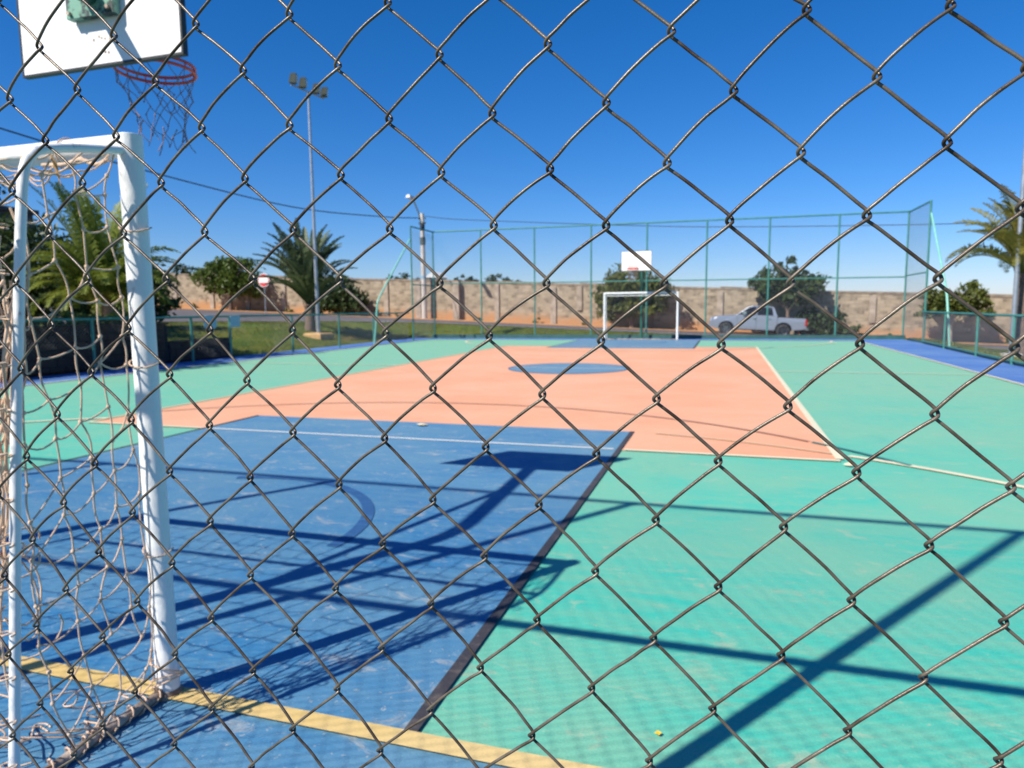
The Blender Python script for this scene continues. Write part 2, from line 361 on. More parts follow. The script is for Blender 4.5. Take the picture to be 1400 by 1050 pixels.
for s, y0 in ((1, 0.0), (-1, CL)):
    ya, yb = sorted((y0, y0+s*5.86))
    rect('key_area', -2.55, 2.50, ya, yb, .008, M['blue'])
    rect('key_edge_line', 2.50, 2.55, ya, yb, .012, M['black_line'])
    rect('key_edge_line', -2.60, -2.55, ya, yb, .012, M['black_line'])
    rect('goal_line', -9.7, 8.45, y0-.04, y0+.04, .016, M['yellow'])
    yv = y0+s*4.84
    rect('end_line', -2.55, 2.47, yv-.025, yv+.025, .012, M['white_line'])
    rect('end_line', -4.44, -2.61, yv-.03, yv+.03, .012, M['cream_line'])
    rect('end_line', 2.58, 4.56, yv-.035, yv+.03, .012, M['cream_line'])
    # six metre goal area: quarter circles and straight, where they show
    A = (lambda a: a) if s > 0 else (lambda a: -a)
    arc('goal_area_arc', 1.56, y0, 5.95, A(2), A(58.5), .08, .012, M['cream_line'])
    arc('goal_area_arc', 1.56, y0, 5.95, A(60), A(78), .07, .012, M['peach_line'])
    arc('goal_area_arc', -1.56, y0, 5.95, A(119), A(178), .08, .012, M['cream_line'])
    yb_ = y0+s*1.575
    arc('three_point_arc', .0, yb_, 6.03, A(32), A(43), .045, .016, M['teal'])
    arc('three_point_arc', .0, yb_, 6.03, A(43.4), A(136), .045, .016, M['dim_orange'])
    arc('charge_arc', .0, yb_+s*.1, 1.27, A(-5), A(112), .085, .012, M['dim_line'])
arc('centre_circle', .0, CL/2, .71, 0, 360, 1.42, .008, M['blue'], 64)
arc('centre_circle_line', .0, CL/2, 1.42, 0, 360, .03, .012, M['dim_line'], 64)
rect('half_line', 4.62, XR-.03, CL/2-.03, CL/2+.03, .012, M['cream_line'])
rect('half_line', XL+.03, -4.5, CL/2-.03, CL/2+.03, .012, M['cream_line'])
rect('half_line', -1.3, 1.3, CL/2-.03, CL/2+.03, .012, M['white_line'])
rect('side_line', XR-.035, XR+.035, 0.06, CL, .016, M['cream_line'])
rect('side_line', XL-.035, XL+.035, 0.06, CL, .016, M['cream_line'])
rect('area_edge_line', 4.525, 4.60, 4.88, 22.8, .016, M['cream_line'])
rect('area_edge_line', -4.47, -4.415, 4.88, 22.8, .016, M['peach_line'])
rect('area_edge_line', -4.4, 4.5, 22.77, 22.83, .012, M['peach_line'])

# ------------------------------------------------------------------ boundary wall
WY = 42.0
wall = thing('boundary_wall', (0, WY, 0), 'long unplastered block wall with pale pillars behind the road', 'wall')
PX = [-66,-60.5,-55,-50,-45,-41.2,-38.0,-34.5,-31.2,-28,-25.2,-22.3,-19.5,-17.0,-14.05,-11.2,-7.3,-5.55,-1.4,3.2,7.4,11.6,15.6,19.8,24,28.5,33,38]
WH = 2.58
def wz(X): return gslope(X)+.0
for a, c in zip(PX, PX[1:]):
    x0, x1 = a+.0, c
    za, zb = wz(x0), wz(x1); L = x1-x0
    V = [(0,-.08,-.5),(L,-.08,-.5+zb-za),(L,.12,-.5+zb-za),(0,.12,-.5),(0,-.08,WH),(L,-.08,WH+zb-za),(L,.12,WH+zb-za),(0,.12,WH)]
    Fc = [(3,2,1,0),(4,5,6,7),(0,1,5,4),(1,2,6,5),(2,3,7,6),(3,0,4,7)]
    o = link('wall_panel', mesh('wall_panel', V, Fc, M['blocks']), wall, (x0, 0, za))
    qa = rnd.uniform(-.02, .10); V = [(0,-.11,WH+.0),(L,-.11,WH+zb-za),(L,.15,WH+zb-za),(0,.15,WH),(0,-.11,WH+.10+qa),(L,-.11,WH+.12+qa*.4+zb-za),(L,.15,WH+.12+qa*.4+zb-za),(0,.15,WH+.10+qa)]
    link('coping', mesh('coping', [(x, y, z+rnd.uniform(-.015,.015)) for x,y,z in V], Fc, M['coping']), wall, (x0, 0, za))
for i, x in enumerate(PX):
    big = abs(x+14.05) < .1
    wd, pr = (.22, .42) if big else (rnd.uniform(.13,.2), .10)
    z0, z1 = -.5, WH - rnd.choice([.02,.05,.12])
    if abs(x+5.55) < .1: z0 = 1.0; wd = .17
    if abs(x-11.6) < .1: z0 = .9
    b = MB().box(-wd, wd, -.08-pr, -.08+.02, z0, z1+.1 if big else z1)
    b.obj('pillar', M['pillar'], wall, loc=(x, 0, wz(x)))

# ------------------------------------------------------------------ fences of the court
def chain_link(name, ox, oy, dx, dy, length, z0, z1, r, parent, material, pitch=.092):
    """woven mesh of thin wires as three sided prisms, one mesh"""
    nw = int(length/(pitch/2)); nz = int((z1-z0)/(pitch/2))
    h = pitch/2; i = np.arange(nw)[:,None]; j = np.arange(nz)[None,:]
    side = (i+j) % 2
    xa = (i+side)*h + 0*j; xb = (i+1-side)*h + 0*j
    za = z1 - j*h + 0*i; zb = za - h
    xa, xb, za, zb = [q.ravel() for q in (xa, xb, za, zb)]
    dep = np.where(side.ravel() == 0, .002, -.002)
    tx, tz = xb-xa, zb-za; L = np.hypot(tx, tz); nx_, nz_ = -tz/L, tx/L
    V = np.empty((len(xa), 6, 3))
    for k in range(3):
        an = 2*math.pi*k/3+.3; c, s = math.cos(an)*r, math.sin(an)*r
        for e, (qx, qz) in enumerate(((xa, za), (xb, zb))):
            u = qx+nx_*c; vv = s+dep
            V[:, e*3+k, 0] = ox+dx*u-dy*vv; V[:, e*3+k, 1] = oy+dy*u+dx*vv; V[:, e*3+k, 2] = qz+nz_*c
    base = (np.arange(len(xa))*6)[:,None,None]
    q = np.array([(0,1,4,3),(1,2,5,4),(2,0,3,5)])[None]
    Fa = (base+q).reshape(-1, 4)
    me = bpy.data.meshes.new(name); me.vertices.add(V.size//3); me.vertices.foreach_set('co', V.reshape(-1))
    me.loops.add(Fa.size); me.loops.foreach_set('vertex_index', Fa.reshape(-1).astype(np.int32))
    me.polygons.add(len(Fa)); me.polygons.foreach_set('loop_start', np.arange(0, Fa.size, 4).astype(np.int32))
    me.polygons.foreach_set('use_smooth', np.ones(len(Fa), dtype=bool))
    me.materials.append(material); me.update(calc_edges=True)
    return tag(link(name, me, parent), kind='stuff')

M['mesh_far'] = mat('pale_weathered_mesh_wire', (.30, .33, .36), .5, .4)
FY = 29.05
far = thing('court_fence', (0, FY, 0), 'tall green steel frame fence of chain link closing the far end of the court', 'fence')
XF0, XF1 = -10.15, 10.38
def P(parent, pts, r, m, name='post', s=8):
    o = MB().tube([Vector(p)-parent.location for p in pts], r, s).obj(name, m, parent, True); return o
for x in (XF0, -7.68, -5.03, -2.36, .14, 2.69, 5.22, 7.88, XF1):
    P(far, [(x, FY, 0), (x, FY, 5.1)], .036, M['teal'])
P(far, [(XF0, FY, 5.14), (XF1, FY, 5.06)], .034, M['teal'], 'rail'); P(far, [(XF0, FY, 2.64), (XF1, FY, 2.5)], .026, M['teal'], 'rail')
for x, y1, zt in ((XF0, 26.6, 5.16), (XF1, 26.0, 5.06)):
    P(far, [(x, y1, 0), (x, y1, zt)], .036, M['teal'])
    P(far, [(x, FY, zt-.02), (x, y1, zt-.02)], .034, M['teal'], 'rail'); P(far, [(x, FY, 2.55), (x, y1, 2.55)], .026, M['teal'], 'rail')
    chain_link('chain_link', x, y1-FY, 0, 1, FY-y1, .1, 5.0, .0022, far, M['mesh_far'])
P(far, bend((XF1, 25.9, 4.6), (XF1-.06, 23.35, 1.75), (XF1-.1, 22.6, .0), .25), .036, M['teal_pale'], 'brace')
P(far, bend((XF0, 26.5, 4.55), (XF0-.15, 23.6, 1.8), (XF0-.25, 23.4, .0), .25), .036, M['teal_pale'], 'brace')
chain_link('chain_link', XF0, .0, 1, 0, XF1-XF0, .1, 5.0, .0018, far, M['mesh_far'])
MB().box(XF0-.12, XF1+.08, -.09, .09, -.08, .17).obj('kerb', M['teal_dark'], far)

rf = thing('court_fence', (10.1, 12, 0), 'low green rail fence of chain link along the right edge of the court', 'fence', 'low fences along the court sides')
def rx(y): return 9.86+(y-16.3)*.0465 if y > 16.3 else 9.86
P(rf, [(rx(26), 26, 1.14), (rx(16.3), 16.3, 1.14), (9.86, -1.4, 1.14)], .028, M['teal'], 'rail')
P(rf, [(rx(26), 26, .1), (rx(16.3), 16.3, .1), (9.86, -1.4, .1)], .018, M['teal'], 'rail')
for y in (22.75, 19.3, 16.5, 13.6, 10.7, 7.8, 4.9, 2.0, -1.3): P(rf, [(rx(y), y, 0), (rx(y), y, 1.14)], .032, M['teal'])
chain_link('chain_link', rx(16.3)-10.1, 16.3-12, .0465, 1, 9.7, .08, 1.12, .002, rf, M['mesh_far'])
chain_link('chain_link', 9.86-10.1, -1.4-12, 0, 1, 17.7, .08, 1.12, .002, rf, M['mesh_far'])
MB().add([(x-10.1, y-12, z) for y in (-1.9, 16.3, 28.9) for x, z in ((rx(y)+.05,-.1),(rx(y)+.05,.06),(rx(y)+.2,.06),(rx(y)+.2,-.1))],
         [(i*4+k, (i+1)*4+k, (i+1)*4+(k+1)%4, i*4+(k+1)%4) for i in range(2) for k in range(4)]).obj('kerb', M['teal_dark'], rf)

def lx(y): return -10.35-(26.6-y)*.04
lf = thing('court_fence', (-10.8, 16, 0), 'low green rail fence with two pale plaques along the left edge of the court', 'fence', 'low fences along the court sides')
P(lf, [(lx(26.6), 26.6, 1.27), (lx(4), 4, 1.29)], .03, M['teal'], 'rail')
for y in (23.5, 21.0, 18.2, 15.25, 13.75, 10.7, 8.0, 5.0): P(lf, [(lx(y), y, 0), (lx(y), y, 1.27)], .038 if y < 16 else .034, M['teal'])
chain_link('chain_link', lx(4)+10.8, 4-16, -.0400+.08, 1, 22.6, .08, 1.25, .002, lf, M['mesh_far'])
for y, rnd_ in ((14.42, 1), (15.42, 0)):
    g = thing('plaque', (lx(y)+.05, y, .95), ['square pale blue plaque hanging on the low green rail fence', 'rounded pale blue plaque hanging on the low green rail fence'][rnd_], 'plaque')
    b = MB(); n = 18
    if rnd_: pts = [(.26*math.copysign(abs(math.cos(a))**.55, math.cos(a)), .17+.2*math.copysign(abs(math.sin(a))**.55, math.sin(a))) for a in [2*math.pi*k/n for k in range(n)]]
    else: pts = [(-.22,0),(.22,0),(.22,.35),(-.22,.35)]; n = 4
    b.add([(x, u, v) for x in (0, .012) for u, v in pts], [tuple(range(n)), tuple(range(2*n-1, n-1, -1))]+[(k, n+k, n+(k+1)%n, (k+1)%n) for k in range(n)])
    b.obj('plate', M['plaque'], g)
    for s in (-.12, .12): MB().tube([(.006, s, .33), (.006, s, .37)], .006, 5).obj('hook', M['galv'], g)

# ------------------------------------------------------------------ palms, trees, shrubs
def frond_mesh(name, L, e0, drop, nleaf, ll, material, seed, vee=.6, lw=.03):
    """arched rachis with two rows of narrow drooping leaflets, heading +X, start elevation e0, total turn drop"""
    r = random.Random(seed); b = MB(); pts = []; x = z = 0.0; n = 14
    for i in range(n+1):
        pts.append((x, 0.0, z)); t = i/n
        a = e0 - drop*(t**1.7); x += math.cos(a)*L/n; z += math.sin(a)*L/n
    b.tube(pts, [.028*(1-.85*i/n)*max(1, L/2.5) for i in range(n+1)], 5)
    for k in range(nleaf):
        t = .14+.86*k/nleaf; f = t*n; i = min(int(f), n-1); u = f-i
        p = Vector(pts[i]).lerp(Vector(pts[i+1]), u); d = (Vector(pts[i+1])-Vector(pts[i])).normalized()
        nr = Vector((-d.z, 0, d.x)); ln = ll*(math.sin(math.pi*min(1, .18+.80*t))**.7)*r.uniform(.8, 1.1)
        for s in (-1, 1):
            fwd = r.uniform(.55, .9)
            dr = (d*fwd + Vector((0, s, 0))*1.0 + nr*(vee*r.uniform(.6, 1.2))).normalized()
            tip = p+dr*ln+Vector((0, 0, -ln*r.uniform(.10, .50))); mid = p+dr*ln*.5
            wv = (d*.9+nr*.2).normalized()*lw
            b.add([p-wv*.6, p+wv*.6, mid+wv, tip, mid-wv], [(0, 1, 2, 4), (4, 2, 3)])
    return b.me(name, material)
def palm(loc, label, trunk_h, trunk_r, variants, spec, material, bark, vee, lw):
    t = thing('palm_tree', loc, label, 'palm tree', 'palm trees round the court')
    b = MB(); pts, rs = [], []
    for i in range(13):
        u = i/12; pts.append((.04*math.sin(2*u), .03*u, -.15+u*(trunk_h+.15))); rs.append(trunk_r*(1.25-.45*u+.10*(i % 2))*(1+.15*max(0, u-.8)))
    b.tube(pts, rs, 12).obj('trunk', M[bark], t, True)
    for i in range(7):                                                       # cut leaf bases round the head
        a = i*2.4; MB().tube([(math.cos(a)*trunk_r*.6, math.sin(a)*trunk_r*.6, trunk_h-.35), (math.cos(a)*trunk_r*1.5, math.sin(a)*trunk_r*1.5, trunk_h+.15)], [.05, .02], 5).obj('leaf_base', M[bark], t)
    ms = [frond_mesh('frond', *v, M[material], i+hash_(label), vee, lw) for i, v in enumerate(variants)]
    for vi, az, tilt, sc in spec:
        o = link('frond', ms[vi], t, (.04*math.cos(az), .04*math.sin(az), trunk_h-.05))
        o.rotation_euler = (rnd.uniform(-.25,.25), tilt, az); o.scale = (sc, sc, sc)
    return t
def hash_(s): return sum(ord(c)*(i+1) for i, c in enumerate(s)) % 1000
R_ = math.radians
# fan of stiff fronds by the lamp post
sp = []
for k in range(56):
    az = k*2.39996; el = [0, 1, 2, 3][k % 4]
    sp.append((el, az, rnd.uniform(-.08,.08), rnd.uniform(.86, 1.08)))
palm((-14.75, 25.3, .48), 'grey green palm with a fan of stiff arching fronds beside the floodlight pole', 1.25, .20,
     [(3.7, R_(87), R_(40), 60, .46), (3.6, R_(78), R_(58), 60, .46), (3.4, R_(64), R_(70), 58, .44), (3.0, R_(44), R_(62), 54, .42)], sp, 'frond_dark', 'bark', .9, .034)
sp = []
for k in range(56): sp.append((k % 4, k*2.39996+.5, rnd.uniform(-.1,.1), rnd.uniform(.85,1.05)))
palm((-13.55, 13.4, .9), 'bushy yellow green palm behind the net of the near goal', .75, .17,
     [(3.7, R_(82), R_(40), 56, .50), (3.0, R_(68), R_(105), 54, .50), (2.6, R_(52), R_(125), 50, .5), (2.3, R_(34), R_(115), 46, .45)], sp, 'frond_light', 'bark_pale', .35, .027)
sp = []
for k in range(50): sp.append((k % 3, k*2.39996+1.1, rnd.uniform(-.1,.1), rnd.uniform(.85,1.05)))
palm((11.42, 20.5, -.1), 'yellowing palm with curled frond tips behind the thin grey pole', 2.35, .19,
     [(2.6, R_(78), R_(50), 50, .46), (2.5, R_(64), R_(80), 48, .44), (2.25, R_(42), R_(100), 44, .42)], sp, 'frond_yellow', 'bark', .7, .022)

def crown_mesh(name, blobs, n, size, material, seed):
    r = random.Random(seed); npr = np.random.RandomState(seed)
    vol = [b[3]*b[4]*b[5] for b in blobs]; tot = sum(vol); V = []
    for (x, y, z, rx_, ry_, rz_), vv in zip(blobs, vol):
        m_ = max(30, int(n*vv/tot)); ncl = max(8, m_//28)
        cl = npr.normal(size=(ncl, 3)); cl /= np.linalg.norm(cl, axis=1)[:,None]; cl *= (npr.uniform(.35, 1.0, ncl)**.45)[:,None]
        idx = npr.randint(0, ncl, m_); spread = npr.normal(size=(m_, 3))*.13
        pp = (cl[idx]+spread)*np.array([rx_, ry_, rz_])+np.array([x, y, z])
        a = npr.normal(size=(m_, 3)); a /= np.linalg.norm(a, axis=1)[:,None]
        c = npr.normal(size=(m_, 3)); c -= a*(a*c).sum(1)[:,None]; c /= np.linalg.norm(c, axis=1)[:,None]
        s = size*npr.uniform(.6, 1.3, m_)[:,None]
        V.append(np.stack([pp-a*s, pp+c*s*.45, pp+a*s, pp-c*s*.45], 1))
    V = np.concatenate(V).reshape(-1, 3); k = len(V)//4
    me = bpy.data.meshes.new(name); me.vertices.add(len(V)); me.vertices.foreach_set('co', V.reshape(-1))
    me.loops.add(len(V)); me.loops.foreach_set('vertex_index', np.arange(len(V), dtype=np.int32))
    me.polygons.add(k); me.polygons.foreach_set('loop_start', np.arange(0, len(V), 4, dtype=np.int32))
    me.materials.append(material); me.update(calc_edges=True); return me
def tree(name, loc, label, cat, blobs, n, size, leaf, trunk_h, trunk_r, bark, group, limbs=5, lean=0.0):
    t = thing(name, loc, label, cat, group)
    b = MB(); top = Vector((lean, 0, trunk_h))
    b.tube([(0,0,-.2), (lean*.3, .02, trunk_h*.4), top], [trunk_r*1.3, trunk_r, trunk_r*.8], 9)
    for i in range(limbs):
        x, y, z, ax, ay, az = blobs[i % len(blobs)]
        e = Vector((x+rnd.uniform(-.6,.6)*ax, y+rnd.uniform(-.6,.6)*ay, z+rnd.uniform(-.1,.6)*az))
        b.tube([top*.8, top.lerp(e, .5)+Vector((0,0,.12)), e], [trunk_r*.6, trunk_r*.4, trunk_r*.12], 6)
    b.obj('trunk', M[bark], t, True)
    link('crown', crown_mesh('crown', blobs, n, size, M[leaf], hash_(label)), t)
    return t
G = 'shrubs and small trees along the wall'
tree('shrub', (-31.6, 40.4, terrain(-31.6, 40.4)), 'round dark green bushy tree left of the road sign against the wall', 'tree',
     [(-.9,-.1,2.6,1.9,1.3,1.2), (.6,0,2.7,1.9,1.3,1.25), (1.5,0,1.9,1.2,1,.95), (-.2,0,2.0,1.6,1.1,.9)], 5200, .16, 'leaf_green', 1.5, .14, 'bark', G)
tree('shrub', (-2.0, 40.5, terrain(-2.0, 40.5)), 'rounded olive green tree behind the far goal and board', 'tree',
     [(0,0,2.85,1.55,1.3,1.2), (-.9,0,2.0,1.4,1.1,1.2), (1.2,.1,2.0,1.4,1.1,1.1), (-1.5,0,1.3,.8,.8,.8), (.1,0,1.3,1.7,1.0,.6)], 6800, .15, 'leaf_olive', 1.0, .13, 'bark', G)
tree('tree', (7.0, 41.0, terrain(7.0, 41.0)), 'dark spiky topped tree standing over the silver pickup truck', 'tree',
     [(-.6,0,3.0,1.4,1.2,1.0), (.6,0,2.7,1.35,1.2,.9), (-.2,0,3.8,.6,.7,.75), (1.4,-.1,2.3,.7,.8,.5), (-1.5,0,3.0,.7,.8,.45), (.6,0,3.4,.6,.6,.5)], 3600, .17, 'leaf_dark', 1.7, .11, 'bark', G)
tree('tree', (15.15, 40.3, terrain(15.15, 40.3)), 'small two lobed tree with a thin pale trunk beside the right fence', 'tree',
     [(-.8,0,2.15,.85,.8,.75), (.75,0,2.35,.85,.8,.85), (1.3,0,1.85,.7,.7,.6), (0,0,2.0,1.0,.8,.5), (-1.1,0,1.75,.6,.6,.4)], 4200, .13, 'leaf_olive', 1.5, .09, 'bark_pale', G)
tree('shrub', (9.1, 41.1, terrain(9.1, 41.1)), 'low dark shrub in the shade behind the tail of the pickup truck', 'shrub',
     [(0,0,.8,1.0,.6,.8), (.9,0,.5,.8,.5,.55), (-.9,0,.9,.8,.5,.8)], 2600, .13, 'leaf_dark', .5, .06, 'bark', G, 3)
tree('shrub', (-22.0, 40.4, terrain(-22.0, 40.4)), 'wide dark bush against the wall just right of the grey green palm', 'shrub',
     [(-.7,0,1.6,1.4,1.0,1.2), (.6,0,1.2,1.2,.9,1.0), (-1.8,0,1.0,1.2,.9,.9)], 4200, .15, 'leaf_dark', .8, .10, 'bark', G, 4)
WEEDS = ((-36.2, 'between the near goal post and the round bushy tree'), (-27.6, 'at the wall foot behind the round road sign'), (-18.6, 'between the wide dark bush and the utility pole'),
         (-12.6, 'just right of the thick pillar near the utility pole'), (-8.3, 'between two thin pillars left of the far goal'), (-5.1, 'under the short hanging pillar left of the far goal'),
         (10.9, 'just left of the half height pillar right of the truck'), (12.5, 'just right of the half height pillar right of the truck'), (18.4, 'beyond the small two lobed tree at the right'))
for i, (x, at_) in enumerate(WEEDS):
    wd_ = thing('weed', (x, 41.75, gslope(x)), 'weed tuft '+at_, 'weed', 'weeds along the foot of the wall')
    link('leaves', crown_mesh('leaves', [(0, -.05, .14, rnd.uniform(.2,.45), .15, rnd.uniform(.15,.3))], 160, .09, M['leaf_green'], i), wd_)
for x, y, s, lb in ((-38.3, 41.2, .75, 'lone dark shrub at the foot of the wall right of the near goal post'),(-39.6, 40.9, 1.0, 'taller shrub touching the near goal post against the wall')):
    tree('shrub', (x, y, terrain(x, y)), lb, 'shrub', [(0,0,.5*s,.75*s,.6*s,.5*s), (.3,0,.35*s,.7*s,.5*s,.35*s), (-.1,0,(1.2 if s == 1 else .6)*s,.5*s,.5*s,.5*s)], 1300, .11, 'leaf_dark', .3, .05, 'bark', G, 3)
DT = ((-62.5, 70, 7.4, 1.7, 'broad'), (-60, 72, 7.5, 1.2, 'small round'), (-33.0, 70, 5.3, 1.1, 'low'), (-30.5, 71, 5.5, 1.9, 'flat topped'), (-24.2, 70, 5.1, 1.0, 'pointed'), (-22.0, 72, 4.8, 1.4, 'squat'), (-19.7, 70, 5.0, 1.5, 'twin crowned'), (-7.3, 70, 3.9, 1.3, 'very low'))
for x, y, z, r, kd in DT:
    g0 = gslope(max(x, -70)); h = z-g0
    tree('distant_tree', (x, y, g0), {'broad':'broad hazy tree peeping over the wall at far left','small round':'small round tree peeping over the wall left of the round bush','low':'low tree top over the wall by the brace of the far fence','flat topped':'flat tree tops over the wall left of the utility pole','pointed':'pointed tree top over the wall right of the utility pole','squat':'squat tree top over the wall between two fence posts','twin crowned':'twin crowned dark tree rising over the wall in mid distance','very low':'very low tree top over the wall left of the far board'}[kd],
         'tree', [(-r*.4, 0, h-r*.55, r*.8, r, r*.6), (r*.5, 0, h-r*.75, r*.8, r, r*.5)], 700, .22, 'leaf_far', max(.5, h-r), .16, 'bark', 'distant trees beyond the wall', 3)
b = thing('distant_house', (-29.6, 74, 1.2), 'white distant building top just above the wall', 'house')
MB().box(-.9, .9, -1, 1, 0, 3.9).obj('wall', M['white_wall'], b)
MB().add([(-1.1,-1.2,3.9),(1.1,-1.2,3.9),(1.1,1.2,3.9),(-1.1,1.2,3.9),(0,-1.2,4.6),(0,1.2,4.6)], [(0,1,4),(2,3,5),(1,2,5,4),(3,0,4,5),(3,2,1,0)]).obj('roof', M['white_wall'], b)

# dark trees and the grey house at far left
for (x, y, s, lb) in ((-18.2, 14.5, 1.3, 'dense dark tree behind the bushy palm, nearest the camera'), (-18.6, 18.3, 1.1, 'dense dark tree behind the bushy palm, farther along the planter'), (-13.9, 8.0, 1.0, 'dark tree behind the near end of the brick planter')):
    dz_ = 1.9 if y < 9 else 0
    tree('shrub', (x, y, terrain(x, y)), lb, 'tree', [(.75,.3,4.1,1.3,1.9,1.2)]*(y < 9)+[(0,0,1.6*s,1.6*s,1.7*s,1.2*s), (.5*s,.8*s,1.1*s,1.2*s,1.2*s,.9*s), (-.3,-.9*s,1.2*s,1.3*s,1.2*s,1.0*s)], 6000, .13, 'leaf_dark', 1.0, .12, 'bark', 'dark trees behind the planter')
hs_ = thing('grey_house', (-31.0, 21.0, 0.6), 'dark slate grey house at the left edge behind the goal net', 'house')
MB().box(-5, 0, -5.5, 2.0, -1, 6.5).obj('wall', M['house'], hs_)
MB().box(-4.8, .2, 2.0, 4.0, -1, 5.9).obj('side_wing', M['house'], hs_)
MB().box(-5.2, .25, -5.7, 2.2, 6.5, 6.75).obj('roof', M['house_roof'], hs_)
MB().box(-4.9, .4, 2.0, 4.2, 5.9, 6.12).obj('roof', M['house_roof'], hs_)
for y in (-4, -1.5):
    o = MB().box(0, .06, y-.6, y+.6, 2.6, 4.2).obj('window', M['house_roof'], hs_)
    MB().box(.06, .075, y-.5, y+.5, 2.7, 4.1).obj('pane', M['glass'], o)

# ------------------------------------------------------------------ brick planter with hedge on top
def brick_wall(parent, x, y0, y1, h, th, ends):
    """coursed bricks facing the court, joints recessed; bricks shared, each an object"""
    core = MB().box(x-th, x-.015, y0+.015, y1-.015, -.05, h).obj('core', M['mortar'], parent)
    me = []
    for L in (.39, .19):
        b = MB(); q = .006
        b.add([(0,0,0),(0,L,0),(0,L,.17),(0,0,.17),(.02,q,q),(.02,L-q,q),(.02,L-q,.17-q),(.02,q,.17-q)],
              [(4,5,6,7),(0,1,5,4),(1,2,6,5),(2,3,7,6),(3,0,4,7)])
        me.append(b.me('brick', M['brown_brick']))
    z, row = 0.01, 0
    while z+.17 <= h+.02:
        y = y0
        if row % 2: link('brick', me[1], parent, (x-.012+rnd.uniform(-.004,.004), y, z)); y += .205
        while y+.39 <= y1+.02:
            link('brick', me[0], parent, (x-.012+rnd.uniform(-.005,.005), y, z)); y += .405
        if y+.19 <= y1+.02: link('brick', me[1], parent, (x-.012+rnd.uniform(-.004,.004), y, z))
        z += .183; row += 1
    MB().box(x-th-.02, x+.03, y0-.02, y1+.02, h+.012, h+.06).obj('cap', M['brown_brick'], parent)
pl = thing('brick_planter', (-11.35, 10, 0), 'tall dark brick planter beside the left edge of the court', 'planter')
brick_wall(pl, 0, -2.6, 3.4, 1.08, .25, 1); MB().box(-2.4, -.26, -2.6, 3.4, -.05, 1.0).obj('soil', M['dirt'], pl)
MB().box(-2.4, -.25, 3.15, 3.4, -.05, 1.08).obj('end_wall', M['brown_brick'], pl)
p2 = thing('brick_planter', (-11.35, 14.7, 0), 'low dark brick block at the end of the tall planter', 'planter')
brick_wall(p2, 0, -1.25, 1.25, .55, .25, 1); MB().box(-1.4, -.26, -1.25, 1.25, -.05, .5).obj('soil', M['dirt'], p2)
MB().box(-1.4, -.25, 1.0, 1.25, -.05, .55).obj('end_wall', M['brown_brick'], p2)
hd = thing('hedge', (-11.95, 10.4, 1.05), 'low leafy hedge growing along the top of the tall brick planter', 'hedge')
link('foliage', crown_mesh('foliage', [(rnd.uniform(-.15,.2), -2.9+.35*k, .12+rnd.uniform(-.04,.08), .38, .3, .22) for k in range(17)], 6500, .07, M['hedge'], 5), hd)

# ------------------------------------------------------------------ poles, cables, sign
fp = thing('floodlight_pole', (-13.45, 24.0, terrain(-13.45, 24.0)), 'tall grey floodlight pole with four lamps on an ochre footing', 'floodlight')
hz = 10.35
b = MB(); b.tube([(0,0,0), (0,0,5), (.0,.0,hz)], [.085, .07, .05], 12); b.obj('pole', M['galv'], fp, True)
MB().add([(x*s, y*s, z) for z, s in ((-.1,1),(.16,1),(.22,.86)) for x, y in ((-.5,-.42),(.42,-.5),(.5,.4),(-.4,.5))], [(0,1,5,4),(1,2,6,5),(2,3,7,6),(3,0,4,7),(4,5,9,8),(5,6,10,9),(6,7,11,10),(7,4,8,11),(8,9,10,11)]).obj('footing', M['ochre'], fp)
MB().tube([(-.1,-1.05,hz-.02), (.1,1.0,hz-.02)], .035, 8).obj('crossarm', M['galv'], fp)
for y in (-1.0, -.42, .42, .95):
    l = link('lamp', None, fp, (y*.1, y, hz+.05)); l.rotation_euler = (0, .1, R_(20))
    MB().add([(-.10,-.13,.0),(.16,-.13,.0),(.16,.13,.0),(-.10,.13,.0),(-.04,-.17,.34),(.18,-.17,.38),(.18,.17,.38),(-.04,.17,.34)], [(3,2,1,0),(4,5,6,7),(0,1,5,4),(1,2,6,5),(2,3,7,6),(3,0,4,7)]).obj('housing', M['lamp_body'], l)
    MB().box(.165, .19, -.12, .12, .04, .33).obj('glass', M['lamp_glass'], l)
gp = thing('lamp_pole', (11.05, 20.0, -.08), 'thin grey steel pole at the right edge in front of the yellowing palm', 'pole')
MB().tube([(0,0,0), (0,0,5), (0,0,11.5)], [.062, .055, .035], 12).obj('pole', M['galv'], gp, True)
MB().box(-.2,.2,-.2,.2,-.05,.12).obj('footing', M['concrete'], gp)

upz = terrain(-16.3, 41.3)
ut = thing('utility_pole', (-16.3, 41.3, upz), 'pale concrete utility pole with street light arm in front of the wall', 'utility pole')
MB().tube([(0,0,-.2), (0,0,7.15)], [.20, .13], 10).obj('shaft', M['concrete'], ut, True)
MB().tube([(0,0,5.05), (0,0,5.55)], [.19, .19], 10).obj('junction_box', M['lamp_body'], ut, True)
MB().tube([(0,0,2.75), (0,0,2.98)], [.182, .18], 10).obj('band', M['plaque'], ut, True)
MB().tube([(0,0,6.0), (0,0,6.5)], [.17, .165], 10).obj('bracket', M['cable'], ut, True)
MB().tube([(0,0,6.2), (.5,-1.6,6.95), (1.15,-3.8,7.5)], .05, 8).obj('lamp_arm', M['galv'], ut, True)
MB().add([(x+1.15, y-3.8, z+7.5) for x, y, z in ((-.15,-.75,-.03),(.15,-.75,-.03),(.13,.1,-.05),(-.13,.1,-.05),(-.08,-.65,.16),(.08,-.65,.16),(.08,.05,.10),(-.08,.05,.10))], [(3,2,1,0),(4,5,6,7),(0,1,5,4),(1,2,6,5),(2,3,7,6),(3,0,4,7)]).obj('street_lamp', M['white_wall'], ut)
